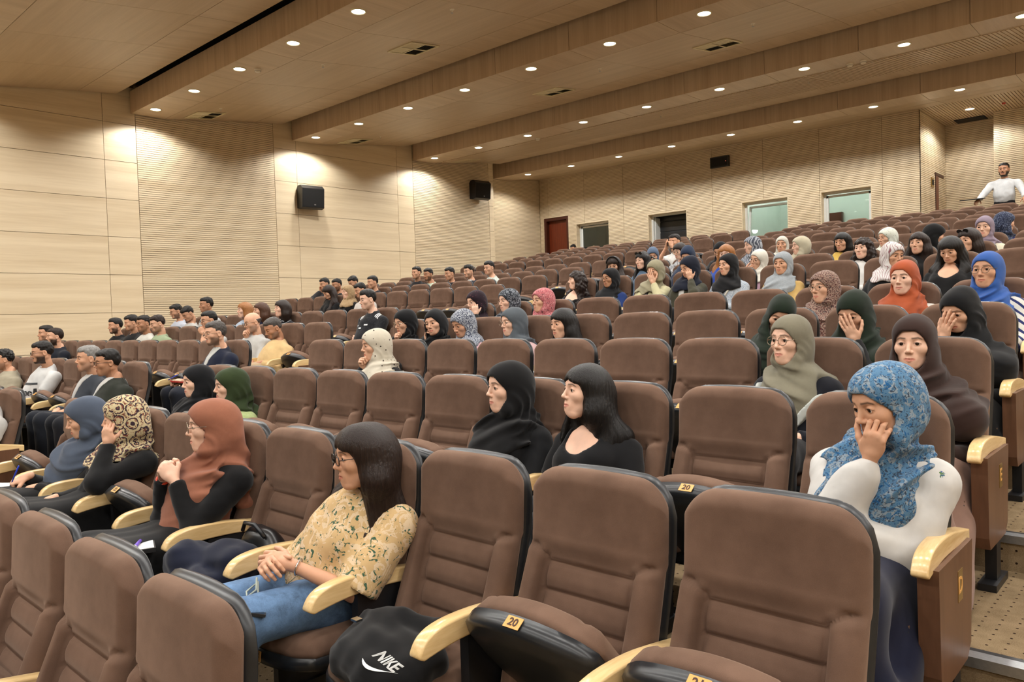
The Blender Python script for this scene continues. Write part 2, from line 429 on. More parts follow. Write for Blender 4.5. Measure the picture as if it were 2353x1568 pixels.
for bi, f0 in enumerate(FASC):
    f1 = FASC[bi+1] if bi+1 < len(FASC) else None
    yt = f1-0.26 if f1 else 22.0
    x_lo = XREC if bi == len(FASC)-1 else XW
    for j in range(len(joints)-1):
        a, b = max(joints[j], x_lo), min(joints[j+1], XR)
        if b-a < 0.05: continue
        g = 0.0035; a += g; b -= g
        slab([(f0, ZLOW), (f0+0.64-g, ZLOW)], a, b, 'ceiling_panel', M['ceil_y'])
        if f1:
            slab([(f0+0.64+g, ZLOW), (f0+2.62-g, ZLOW+0.26)], a, b, 'ceiling_panel', M['ceil'])
            slab([(f0+2.62+g, ZLOW+0.26), (yt, ZTIP)], a, b, 'ceiling_panel', M['ceil_y'])
        else:
            slab([(f0+0.64+g, ZLOW), (f0+1.4-g, ZLOW+0.10)], a, b, 'ceiling_panel', M['ceil'])
            slab([(f0+1.4+g, ZLOW+0.10), (19.05, 6.03)], a, b, 'ceiling_panel', M['ceil'])
        m = MB(); m.box(a, b, f0-0.014, f0-0.001, ZLOW-0.003, 6.42 if bi != 3 else 6.27); m.obj('fascia_panel', M['fascia'], ceiling)
# fine ribs on the right-hand end of the rear bays and in the recess
def ribs(x0, x1, y0, y1, pitch=0.06):
    m = MB(); x = x0
    z0_, z1_ = ceil_z(y0), ceil_z(y1)
    while x < x1:
        m.prism([(y0, z0_-0.001), (y1, z1_-0.001), (y1, z1_-0.012), (y0, z0_-0.012)], x, x+pitch*0.72, 'x'); x += pitch
    o = m.obj('rib_field', M['ceil'], ceiling); o['kind'] = 'stuff'
ribs(-5.4, 0.5, FASC[5]+0.72, FASC[5]+2.55)
ribs(-15.4, -5.45, FASC[5]+0.72, FASC[5]+2.55)
m = MB(); x = -4.8
while x < 2.0:
    m.box(x, x+0.043, 18.2, 21.2, 6.0, 6.02); x += 0.06
o = m.obj('rib_field', M['ceil'], ceiling); o['kind'] = 'stuff'
m = MB(); m.box(XC, XR, 18.2, 21.4, 6.02, 6.05); m.obj('recess_soffit', M['fascia'], ceiling)

# ---- recessed downlights
lens_me = MB(); lens_me.lathe([(0.0, -0.004), (0.07, -0.006), (0.088, 0.0)], seg=24); lens_me = lens_me.mesh('lens', M['lamp'], True)
ring_me = MB(); ring_me.lathe([(0.088, 0.003), (0.092, -0.010), (0.108, -0.008), (0.112, 0.004)], seg=24); ring_me = ring_me.mesh('trim_ring', M['vent_white'], True)
spot = bpy.data.lights.new('downlight', 'SPOT'); spot.energy = LAMP_W; spot.color = LAMP_COL
spot.spot_size = math.radians(SPOT_DEG); spot.spot_blend = SPOT_BLEND; spot.shadow_soft_size = 0.09
def downlight(x, y, z, lab, sp=spot):
    r_ = empty('ceiling_light', (x, y, z)); tag(r_, lab, 'downlight', 'recessed ceiling downlights')
    inst('lens', lens_me, r_); inst('trim_ring', ring_me, r_)
    lo = bpy.data.objects.new('light', sp); link(lo, r_); lo.location = (0, 0, -0.02)
rown = {3: 'nearest', 4: 'second', 5: 'third', 6: 'rearmost'}
for bi, f0 in enumerate(FASC):
    for j in range(14):
        x = -14.88 + 1.605*j
        if x > XR-0.4: continue
        if bi in rown: lab = 'round downlight, %s from the panelled side wall in the %s fascia row' % (ORD[j+1], rown[bi])
        else: lab = 'round downlight, %s from the side wall in ceiling bay %s towards the stage' % (ORD[j+1], ORD[3-bi])
        downlight(x, f0+0.22 if bi < 6 else f0+0.30, ZLOW-0.001, lab)
downlight(-4.0, 19.75, 6.0, 'round downlight in the ceiling of the entrance recess')

# ---- ceiling vents, detectors, sprinklers
def vent(x, y, lab):
    z = ceil_z(y); sl = math.atan2(ceil_z(y+0.2)-ceil_z(y-0.2), 0.4)
    r_ = empty('ceiling_vent', (x, y, z)); r_.rotation_euler = (sl, 0, 0); tag(r_, lab, 'vent', 'square ceiling air vents')
    S = 0.30
    m = MB(); m.box(-S, S, -S, S, -0.004, -0.002); m.obj('backing', M['dark'], r_)
    m = MB(); t = 0.03
    m.box(-S, S, -S, -S+t, -0.016, -0.001); m.box(-S, S, S-t, S, -0.016, -0.001); m.box(-S, -S+t, -S+t, S-t, -0.016, -0.001); m.box(S-t, S, -S+t, S-t, -0.016, -0.001)
    m.box(-0.012, 0.012, -S+t, S-t, -0.015, -0.004); m.box(-S+t, S-t, -0.012, 0.012, -0.015, -0.004)
    m.obj('frame', M['vent_white'], r_)
    for qx in (-1, 1):
        for qy in (-1, 1):
            for k in range(6):
                c = 0.035 + 0.042*k; m = MB()
                if qx == qy: m.add([(qx*0.015, qy*c, -0.013), (qx*0.265, qy*c, -0.013), (qx*0.265, qy*(c+0.02), -0.004), (qx*0.015, qy*(c+0.02), -0.004)], [(0, 1, 2, 3)])
                else: m.add([(qx*c, qy*0.015, -0.013), (qx*c, qy*0.265, -0.013), (qx*(c+0.02), qy*0.265, -0.004), (qx*(c+0.02), qy*0.015, -0.004)], [(0, 1, 2, 3)])
                m.obj('louvre', M['vent_white'], r_)
vent(-9.45, 8.20, 'square air vent between the first and second fascia, above the middle')
vent(-14.95, 7.40, 'square air vent beside the side wall in the nearest bay')
vent(-5.98, 11.75, 'square air vent on the right of the second bay')
vent(-9.45, 11.75, 'square air vent in the middle of the second bay')
vent(-14.95, 11.05, 'square air vent beside the side wall in the second bay')
vent(-14.95, 14.7, 'square air vent beside the side wall in the third bay')
m = MB(); m.box(-4.52, -3.90, 20.66, 21.1, 5.985, 6.0); tag(m.obj('air_slot', M['black_gap']), 'long black air slot in the recess ceiling', 'vent')
def detector(x, y, lab, red=False):
    z = ceil_z(y); r_ = empty('smoke_detector', (x, y, z)); tag(r_, lab, 'detector', 'smoke detectors on the ceiling')
    m = MB(); m.lathe([(0.0, -0.05), (0.035, -0.05), (0.05, -0.03), (0.055, 0.0)], seg=16); m.obj('housing', M['det_white'], r_, True)
    m = MB(); m.lathe([(0.043, -0.036), (0.052, -0.03)], seg=16); m.obj('sensor_slot', M['metal_dark'], r_)
detector(-11.5, 6.62, 'white smoke detector near the third downlight of the nearest fascia')
detector(-4.6, 13.85, 'white smoke detector beside a small call point, third bay right')
detector(-4.38, 13.85, 'white indicator box right of the third-bay smoke detector')
detector(-11.7, 13.9, 'white smoke detector in the middle of the third bay')
m = MB(); m.lathe([(0.0, -0.03), (0.03, -0.03), (0.04, 0.0)], (-3.35, 19.75, 6.0), 12); tag(m.obj('indicator_light', M['red']), 'small red indicator on the recess ceiling', 'indicator')
def sprinkler(x, y, lab):
    r_ = empty('sprinkler', (x, y, ceil_z(y))); tag(r_, lab, 'sprinkler', 'ceiling sprinklers')
    m = MB(); m.lathe([(0.035, 0.0), (0.03, -0.006), (0.008, -0.008), (0.008, -0.045)], seg=12); m.obj('stem', M['det_white'], r_)
    m = MB(); m.lathe([(0.0, -0.046), (0.02, -0.048), (0.0, -0.05)], seg=12); m.obj('deflector', M['alu'], r_)
for (x, y, s) in ((-10.8, 7.4, 'nearest bay, left of centre'), (-7.7, 7.4, 'nearest bay, right of centre'), (-14.3, 7.4, 'nearest bay by the side wall'), (-5.05, 11.05, 'second bay, right'), (-7.85, 11.05, 'second bay, middle'), (-14.3, 11.3, 'second bay by the side wall'), (-5.6, 14.6, 'third bay, right'), (-8.8, 14.6, 'third bay, middle')):
    sprinkler(x, y, 'small white sprinkler head in the %s' % s)

# ---- wall loudspeakers and projector box
def speaker(y, z, lab, rz=0.0):
    r_ = empty('wall_speaker', (XW, y, z)); tag(r_, lab, 'loudspeaker', 'black wall loudspeakers'); r_.rotation_euler = (0, 0, rz)
    m = MB(); m.prism([(0.03, -0.24), (0.03, 0.20), (0.10, 0.27), (0.24, 0.27), (0.34, 0.19), (0.30, -0.24), (0.18, -0.27)], -0.27, 0.27, 'y')
    m.obj('cabinet', M['metal_dark'], r_)
    m = MB(); m.add([(0.342, -0.255, 0.175), (0.342, 0.255, 0.175), (0.304, 0.255, -0.225), (0.304, -0.255, -0.225)], [(0, 3, 2, 1)]); m.obj('grille', M['black_gap'], r_)
    m = MB(); m.box(0.31, 0.318, 0.02, 0.06, -0.185, -0.165); m.obj('badge', M['alu'], r_)
    m = MB(); m.box(0.0, 0.04, -0.08, 0.08, -0.12, 0.12); m.obj('bracket', M['metal_dark'], r_)
speaker(10.05, 4.56, 'black wall loudspeaker on the smooth boards, nearer one', math.radians(-8))
speaker(15.62, 5.28, 'black wall loudspeaker on the slatted field, farther one', math.radians(-8))
pj = empty('projector_box', (-9.66, YB, 5.61)); tag(pj, 'glossy black projector box high on the rear wall', 'projector')
m = MB(); m.box(-0.26, 0.26, -0.10, 0.0, -0.14, 0.14); m.obj('housing', M['plastic'], pj)
m = MB(); m.box(-0.235, 0.235, -0.104, -0.10, -0.115, 0.115); m.obj('screen', M['black_gap'], pj)
m = MB(); m.box(0.185, 0.20, -0.108, -0.104, -0.01, 0.005); m.obj('led', M['led_red'], pj)
# ------------------------------------------------------------------ theatre seats
def grid_faces(nu, nv, flip=False):
    i, j = np.meshgrid(np.arange(nu-1), np.arange(nv-1), indexing='ij')
    a = (i*nv+j).ravel(); q = np.stack([a, a+nv, a+nv+1, a+1], 1)
    return q[:, ::-1] if flip else q
def sstep(a, b, x):
    t = np.clip((x-a)/(b-a), 0, 1); return t*t*(3-2*t)
def back_base(z):
    return np.where(z > 0.84, -0.012-(1.05-z)*0.06, -0.0246-(0.84-z)*0.27)
def panel(W, ztop, zbot, r, front, rear, nu, nv, R):
    """upright padded slab: front/rear are functions of (x, z) giving y; edges rolled with radius R"""
    s = np.linspace(-1, 1, nu); s = np.sign(s)*(1-(1-np.abs(s))**1.35); x = s*W
    over = np.clip(np.abs(x)-(W-r), 0, r); zt = ztop-0.012*s**2-(r-np.sqrt(np.maximum(r*r-over**2, 0)))
    t = np.linspace(0, 1, nv); t = 1-(1-t)**1.25
    X = np.repeat(x[:, None], nv, 1); Z = zbot+(zt[:, None]-zbot)*t[None, :]
    de = np.minimum(np.minimum(W-np.abs(X), zt[:, None]-Z), Z-zbot)
    d = np.clip(R-de, 0, R); roll = R-np.sqrt(np.maximum(R*R-d*d, 0))
    Yf = front(X, Z)+roll; Yr = rear(X, Z)-roll*0.6
    Yr = np.maximum(Yr, Yf+0.002)
    Vf = np.stack([X, Yf, Z], -1).reshape(-1, 3); Vr = np.stack([X, Yr, Z], -1).reshape(-1, 3)
    n = nu*nv; Q = [grid_faces(nu, nv), grid_faces(nu, nv, True)+n]
    idx = np.arange(n).reshape(nu, nv)
    ring = np.concatenate([idx[:, 0], idx[-1, 1:], idx[-2::-1, -1], idx[0, -2:0:-1]])
    nx = np.roll(ring, -1); Q.append(np.stack([ring, ring+n, nx+n, nx], 1))
    return np.concatenate([Vf, Vr]), np.concatenate(Q)
BW = 0.246
def cushion_front(X, Z):
    y = back_base(Z)
    head = sstep(0.76, 0.84, Z)
    ax = np.abs(X)
    bol = sstep(0.150, 0.185, ax)*(1-sstep(0.775, 0.812, Z+0.12*(0.25-ax)*0))       # side bolsters below the headrest
    slope = np.clip((0.80-Z)/0.35, 0, 1)
    y = y - bol*(0.012+0.050*slope)
    y = y - head*0.018*np.cos(np.clip(X/0.26, -1, 1)*1.3)
    y = y + (1-bol)*(1-head)*0.012
    cen = 1-sstep(0.145, 0.165, ax)
    for zs in (0.755, 0.672, 0.590, 0.508):
        y = y + cen*0.015*np.exp(-((Z-zs)/0.0065)**2)
        y = y - cen*0.010*np.exp(-((Z-zs+0.041)/0.026)**2)
    y = y + 0.015*np.exp(-((ax-0.160)/0.007)**2)*(1-sstep(0.74, 0.79, Z))           # vertical seams
    zc = 0.800-0.045*np.clip((0.20-ax)/0.06, 0, 1)
    y = y + 0.016*np.exp(-((Z-zc)/0.0075)**2)*sstep(0.150, 0.17, ax)*(1-sstep(0.215, 0.243, ax))                 # crease above the bolster
    return y
V, Q = panel(BW, 1.05, 0.37, 0.10, cushion_front, lambda X, Z: back_base(Z)+0.062, 57, 96, 0.045)
back_me = mesh_np('back_cushion', V, Q, True, [M['seat']])
V, Q = panel(BW+0.004, 1.052, 0.30, 0.105, lambda X, Z: back_base(Z)+0.048, lambda X, Z: back_base(Z)+0.105-0.03*(X/0.26)**2, 17, 18, 0.03)
shell_me = mesh_np('back_shell', V, Q, True, [M['plastic']])

def pan_parts():
    nu, nv = 25, 25; L = 0.40; W = 0.232
    s = np.linspace(-1, 1, nu); t = np.linspace(0, 1, nv)
    X = np.repeat((s*W)[:, None], nv, 1)
    front = L-0.055*s**2-0.02*np.clip(np.abs(s)-0.8, 0, 1)*5
    Yl = t[None, :]*front[:, None]
    de = np.minimum(np.minimum(W-np.abs(X), front[:, None]-Yl), Yl+0.05)
    R = 0.05; d = np.clip(R-de, 0, R); roll = R-np.sqrt(np.maximum(R*R-d*d, 0))
    ZT = 0.098+0.016*np.cos(X/W*1.4)-0.010*(Yl/L)-roll*0.95
    ZT = ZT-0.008*np.exp(-((np.abs(X)-0.15)/0.008)**2)
    ZB = 0*X+0.028
    def solid(ZT, ZB, Yl):
        Vf = np.stack([X, -Yl, ZT], -1).reshape(-1, 3); Vr = np.stack([X, -Yl, ZB], -1).reshape(-1, 3); n = nu*nv
        Q = [grid_faces(nu, nv, True), grid_faces(nu, nv)+n]
        idx = np.arange(n).reshape(nu, nv)
        ring = np.concatenate([idx[:, 0], idx[-1, 1:], idx[-2::-1, -1], idx[0, -2:0:-1]]); nx = np.roll(ring, -1)
        Q.append(np.stack([nx, nx+n, ring+n, ring], 1))
        return np.concatenate([Vf, Vr]), np.concatenate(Q)
    cu = solid(ZT, ZB, Yl)
    # plastic pan: rim band in front, shallow dished underside
    Y2 = Yl*1.012+0.004; edge = np.clip((Yl/front[:, None]-0.88)/0.12, 0, 1)
    ZT2 = 0*X+0.030; ZB2 = -0.030+0.012*edge+0.02*(X/W)**4-0.012*np.cos(np.pi*(Yl/L-0.5))
    sh = solid(ZT2, ZB2, Y2)
    return cu, sh
(cV, cQ), (sV, sQ) = pan_parts()
pan_me = mesh_np('seat_cushion', cV, cQ, True, [M['seat']])
pshell_me = mesh_np('seat_shell', sV, sQ, True, [M['plastic']])

def arm_mesh():
    top = [(0.02, 0.600), (-0.10, 0.622), (-0.22, 0.640), (-0.34, 0.645), (-0.42, 0.637), (-0.465, 0.618), (-0.488, 0.590), (-0.492, 0.572)]
    bot = [(-0.475, 0.562), (-0.40, 0.573), (-0.30, 0.580), (-0.15, 0.575), (0.02, 0.553)]
    def smooth(pts, k=4):
        out = []; n_ = len(pts)
        for i in range(n_-1):
            p0, p1, p2, p3 = (np.array(pts[max(i-1, 0)]), np.array(pts[i]), np.array(pts[i+1]), np.array(pts[min(i+2, n_-1)]))
            for j in range(k):
                t = j/k; out.append(tuple(0.5*((2*p1)+(-p0+p2)*t+(2*p0-5*p1+4*p2-p3)*t*t+(-p0+3*p1-3*p2+p3)*t**3)))
        return out+[tuple(pts[-1])]
    prof = smooth(top+bot[:1], 4)+smooth(bot, 3)[1:]; V = []; n = len(prof)
    P_ = np.array(prof); tg = np.roll(P_, -1, 0)-np.roll(P_, 1, 0); nr = np.stack([tg[:, 1], -tg[:, 0]], 1); nr /= np.maximum(np.linalg.norm(nr, axis=1, keepdims=True), 1e-6)
    cen = P_.mean(0); sgn = np.sign(((P_-cen)*nr).sum(1).mean()); nr *= sgn
    for x, ins in ((-0.0248, 0.006), (-0.0236, 0.0018), (-0.0205, 0.0), (0.0205, 0.0), (0.0236, 0.0018), (0.0248, 0.006)):
        for p, q in zip(P_, nr): V.append((x, p[0]-q[0]*ins, p[1]-q[1]*ins))
    Fs = [(i+r*n, (i+1) % n+r*n, (i+1) % n+(r+1)*n, i+(r+1)*n) for r in range(5) for i in range(n)]
    Fs += [tuple(range(n-1, -1, -1)), tuple(range(5*n, 6*n))]
    m = MB(); m.add(V, [tuple(reversed(f)) for f in Fs]); me = m.mesh('armrest', M['armwood'], True)
    me.polygons[len(me.polygons)-1].use_smooth = False; me.polygons[len(me.polygons)-2].use_smooth = False
    return me
arm_me = arm_mesh()
m = MB(); m.box(-0.018, 0.018, -0.30, -0.06, 0.06, 0.575); m.box(-0.03, 0.03, -0.34, 0.02, 0.0, 0.06); support_me = m.mesh('arm_support', M['metal_dark'])
m = MB(); m.prism([(-0.44, 0.565), (-0.425, 0.25), (-0.40, 0.20), (-0.10, 0.20), (-0.05, 0.24), (-0.02, 0.55), (-0.02, 0.58), (-0.44, 0.58)], -0.030, 0.030, 'x'); endp_me = m.mesh('end_panel', M['endpanel'])
m = MB(); m.box(-0.022, 0.022, -0.24, -0.16, 0.03, 0.22); m.box(-0.035, 0.035, -0.32, -0.08, 0.0, 0.03); foot_me = m.mesh('foot', M['metal_dark'])
m = MB(); m.box(-0.0275, 0.0275, -0.0015, 0.0, -0.0175, 0.0175); plate_me = m.mesh('number_plate', M['plate'])
m = MB(); m.box(-0.0, 0.0015, -0.028, 0.028, -0.05, 0.05); letter_plate_me = m.mesh('row_plate', M['brass'])

_txt = {}
def text_mesh(s, size, mat, name='lettering', ext=0.0006, bold=0.0):
    key = (s, size, mat.name)
    if key in _txt: return _txt[key]
    cu = bpy.data.curves.new(name, 'FONT'); cu.body = s; cu.size = size; cu.align_x = 'CENTER'; cu.align_y = 'CENTER'; cu.extrude = ext; cu.resolution_u = 3; cu.offset = bold
    o = bpy.data.objects.new(name, cu); C.objects.link(o)
    dg = bpy.context.evaluated_depsgraph_get(); me = bpy.data.meshes.new_from_object(o.evaluated_get(dg))
    bpy.data.objects.remove(o); me.materials.clear(); me.materials.append(mat); _txt[key] = me; return me

ROWS = [-1, 0, 1, 2, 3, 4, 6, 7, 8, 9, 11, 12, 13, 14, 15]
DOWN = set()          # (row, seat) whose pan is folded down: filled by the people and bag tables
def in_view(p, mx=150, my=200):
    v = Vector(p)-Vector((0, 0, CAM_Z)); d = v.dot(_f)
    if d < 0.3: return False
    u = W_PX/2+F_PX*v.dot(_r)/d; w = H_PX/2-F_PX*v.dot(_u)/d
    return -mx < u < W_PX+mx and -my < w < H_PX+my
PIVOT = (0, -0.115, 0.385)
FOLD = math.radians(-50)
def seat(n, k, down):
    x, y, z = seat_x(n, k), row_y(n), row_f(n)
    ri = ROWS.index(n)+1
    rowtxt = '%s row' % ORD[ri]
    side = 'from the stepped aisle' if k < 11 else 'from the centre aisle'
    num = k+1 if k < 11 else k-11
    blk = 'right block' if k < 11 else 'left block'
    st = 'occupied' if down else 'empty'
    r_ = empty('theatre_seat', (x, y, z))
    tag(r_, '%s brown seat, %s %s, %s of the %s' % (st, ORD[num], side, rowtxt, blk), 'theatre seat', 'brown folding theatre seats')
    inst('back_cushion', back_me, r_); inst('back_shell', shell_me, r_)
    rot = (math.radians(-3), 0, 0) if down else (FOLD, 0, 0); pv = (0, -0.115, 0.335) if down else PIVOT
    inst('seat_cushion', pan_me, r_, pv, rot); ps = inst('seat_shell', pshell_me, r_, pv, rot)
    if n <= 4 or not down:
        pl = inst('number_plate', plate_me, ps, (0, -0.412, 0.006), (math.radians(-4), 0, 0))
    if n <= 3:
        seatno = 21-k if k < 11 else 23-k
        t = bpy.data.objects.new('number', text_mesh(str(seatno), 0.032, M['ink'], bold=0.0006)); C.objects.link(t); t.parent = ps
        t.location = (0, -0.4142, 0.006); t.rotation_euler = (math.radians(86), 0, 0)
    inst('armrest', arm_me, r_, (-0.275, 0, 0))
    if k in (9, 22):
        inst('end_panel', endp_me, r_, (-0.285, 0, 0)); inst('foot', foot_me, r_, (-0.285, 0, 0))
    else: inst('arm_support', support_me, r_, (-0.275, 0, 0))
    if k in (0, 12):
        inst('armrest', arm_me, r_, (0.275, 0, 0)); ep = inst('end_panel', endp_me, r_, (0.285, 0, 0)); inst('foot', foot_me, r_, (0.285, 0, 0))
        rl = inst('row_plate', letter_plate_me, ep, (0.030, -0.19, 0.47))
        t = bpy.data.objects.new('row_letter', text_mesh('BCDEFG HIJK LMNOP'[n+1], 0.075, M['plate'], bold=0.001)); C.objects.link(t); t.parent = ep
        t.location = (0.0318, -0.19, 0.47); t.rotation_euler = (math.radians(90), 0, math.radians(90))
    return r_
# ------------------------------------------------------------------ implicit surfaces -> meshes (for people and soft things)
class Fld:
    def __init__(s, lo, hi, h):
        s.lo = np.array(lo, np.float32); s.h = h
        n = np.ceil((np.array(hi)-np.array(lo))/h).astype(int)+1
        s.ax = [s.lo[i]+h*np.arange(n[i], dtype=np.float32) for i in range(3)]
        s.F = np.full(tuple(n), 1.0, np.float32)
    def sl(s, lo, hi, m):
        r = []
        for i in range(3):
            a = int(np.clip(np.floor((lo[i]-m-s.lo[i])/s.h), 0, s.F.shape[i])); b = int(np.clip(np.ceil((hi[i]+m-s.lo[i])/s.h)+1, 0, s.F.shape[i]))
            r.append(slice(a, b))
        return tuple(r)
    def P(s, sl): return (s.ax[0][sl[0]][:, None, None], s.ax[1][sl[1]][None, :, None], s.ax[2][sl[2]][None, None, :])
    def put(s, d, sl, k, op):
        F = s.F[sl]
        if op == 'u':
            if k > 0:
                w = np.maximum(k-np.abs(F-d), 0); s.F[sl] = np.minimum(F, d)-w*w*(0.25/k)
            else: s.F[sl] = np.minimum(F, d)
        else:
            d = -d
            if k > 0:
                w = np.maximum(k-np.abs(F-d), 0); s.F[sl] = np.maximum(F, d)+w*w*(0.25/k)
            else: s.F[sl] = np.maximum(F, d)
    def cap(s, a, b, ra, rb=None, k=0.02, op='u', cut=None):
        rb = ra if rb is None else rb; a = np.array(a, np.float32); b = np.array(b, np.float32); R = max(ra, rb)
        sl = s.sl(np.minimum(a, b)-R, np.maximum(a, b)+R, k+2*s.h)
        X, Y, Z = s.P(sl)
        if 0 in (X.size, Y.size, Z.size): return
        px, py, pz = X-a[0], Y-a[1], Z-a[2]; ba = b-a; L = max(float(ba@ba), 1e-9)
        t = np.clip((px*ba[0]+py*ba[1]+pz*ba[2])/L, 0, 1)
        d = np.sqrt((px-t*ba[0])**2+(py-t*ba[1])**2+(pz-t*ba[2])**2)-(ra+(rb-ra)*t)
        if cut is not None:      # flat end at b
            u = ba/math.sqrt(L); d = np.maximum(d, (X-b[0])*u[0]+(Y-b[1])*u[1]+(Z-b[2])*u[2]-cut)
        s.put(d, sl, k, op)
    def ell(s, c, r, k=0.02, op='u', R=None, rot=None):
        """R: 3x3 whose columns are the local axes; rot = (R, origin) puts c in a frame"""
        c = np.array(c, np.float32); r = np.array(r, np.float32)
        if rot is not None: R = rot[0]; c = rot[0]@c+rot[1]
        m = float(max(r)) if R is not None else r
        sl = s.sl(c-m, c+m, k+2*s.h); X, Y, Z = s.P(sl)
        if 0 in (X.size, Y.size, Z.size): return
        x, y, z = X-c[0], Y-c[1], Z-c[2]
        if R is not None:
            x, y, z = (x*R[0, i]+y*R[1, i]+z*R[2, i] for i in range(3))
        k0 = np.sqrt((x/r[0])**2+(y/r[1])**2+(z/r[2])**2); k1 = np.sqrt((x/r[0]**2)**2+(y/r[1]**2)**2+(z/r[2]**2)**2)
        s.put(k0*(k0-1)/np.maximum(k1, 1e-6), sl, k, op)
    def capl(s, fr, a, b, *args, **kw):
        s.cap(fr[0]@np.array(a, np.float32)+fr[1], fr[0]@np.array(b, np.float32)+fr[1], *args, **kw)
    def mesh(s):
        F = s.F; S = F < 0; nx, ny, nz = F.shape
        c = (nx-1, ny-1, nz-1); acc = np.zeros(c+(3,), np.float32); cnt = np.zeros(c, np.float32); quads = []
        ids = None
        crosses = []
        for axis in range(3):
            a = [slice(None)]*3; b = [slice(None)]*3; a[axis] = slice(0, -1); b[axis] = slice(1, None)
            f0, f1 = F[tuple(a)], F[tuple(b)]; cr = np.nonzero(S[tuple(a)] != S[tuple(b)])
            v0 = f0[cr]; v1 = f1[cr]; t = v0/(v0-v1)
            p = np.stack(cr, 1).astype(np.float32); p[:, axis] += t
            crosses.append((cr, p, v0 < 0))
            o1, o2 = [i for i in range(3) if i != axis]
            for d1 in (0, -1):
                for d2 in (0, -1):
                    q = [x.copy() for x in cr]; q[o1] = q[o1]+d1; q[o2] = q[o2]+d2
                    ok = (q[o1] >= 0) & (q[o1] < c[o1]) & (q[o2] >= 0) & (q[o2] < c[o2])
                    ii = tuple(x[ok] for x in q); np.add.at(acc, ii, p[ok]); np.add.at(cnt, ii, 1)
        act = cnt > 0; ids = np.full(c, -1, np.int32); ids[act] = np.arange(int(act.sum()))
        V = acc[act]/cnt[act][:, None]*s.h+s.lo
        for axis in range(3):
            cr, p, ins = crosses[axis]; o1, o2 = (axis+1) % 3, (axis+2) % 3
            ok = (cr[o1] > 0) & (cr[o1] < c[o1]) & (cr[o2] > 0) & (cr[o2] < c[o2])
            idx = [x[ok] for x in cr]; ins = ins[ok]; q = []
            for d1, d2 in ((0, 0), (-1, 0), (-1, -1), (0, -1)):
                j = [x.copy() for x in idx]; j[o1] = j[o1]+d1; j[o2] = j[o2]+d2; q.append(ids[tuple(j)])
            q = np.stack(q, 1); q[~ins] = q[~ins][:, ::-1]; quads.append(q)
        Q = np.concatenate(quads); Q = Q[(Q >= 0).all(1)]
        return V, Q
    def full(s): return s.P((slice(None),)*3)

def relax(V, Q, it=1, f=0.5):
    e = np.concatenate([Q[:, [0, 1]], Q[:, [1, 2]], Q[:, [2, 3]], Q[:, [3, 0]]])
    e = np.concatenate([e, e[:, ::-1]])
    n = len(V); cnt = np.bincount(e[:, 0], minlength=n).astype(np.float32); cnt[cnt == 0] = 1
    for _ in range(it):
        a = np.stack([np.bincount(e[:, 0], V[e[:, 1], i], n) for i in range(3)], 1)/cnt[:, None]
        V = V+(a-V)*f
    return V.astype(np.float32)
def waves(X, Y, Z, seed, fr, amp, aniso=(1, 1, 1), n=5):
    rg = np.random.RandomState(seed); out = 0
    for i in range(n):
        w = rg.normal(size=3); w /= np.linalg.norm(w); w = w*np.array(aniso)*fr*(0.6+0.8*rg.rand()); ph = rg.rand()*6.28
        out = out+np.sin(X*w[0]+Y*w[1]+Z*w[2]+ph+1.3*np.sin(Z*fr*0.23+Y*fr*0.19+ph))
    return (out*amp/n**0.5).astype(np.float32)
def euler(yaw, pitch=0, roll=0):
    y, p, r = map(math.radians, (yaw, pitch, roll))
    Rz = np.array([[math.cos(y), -math.sin(y), 0], [math.sin(y), math.cos(y), 0], [0, 0, 1]])
    Rx = np.array([[1, 0, 0], [0, math.cos(p), -math.sin(p)], [0, math.sin(p), math.cos(p)]])
    Ry = np.array([[math.cos(r), 0, math.sin(r)], [0, 1, 0], [-math.sin(r), 0, math.cos(r)]])
    return (Rz@Rx@Ry).astype(np.float32)

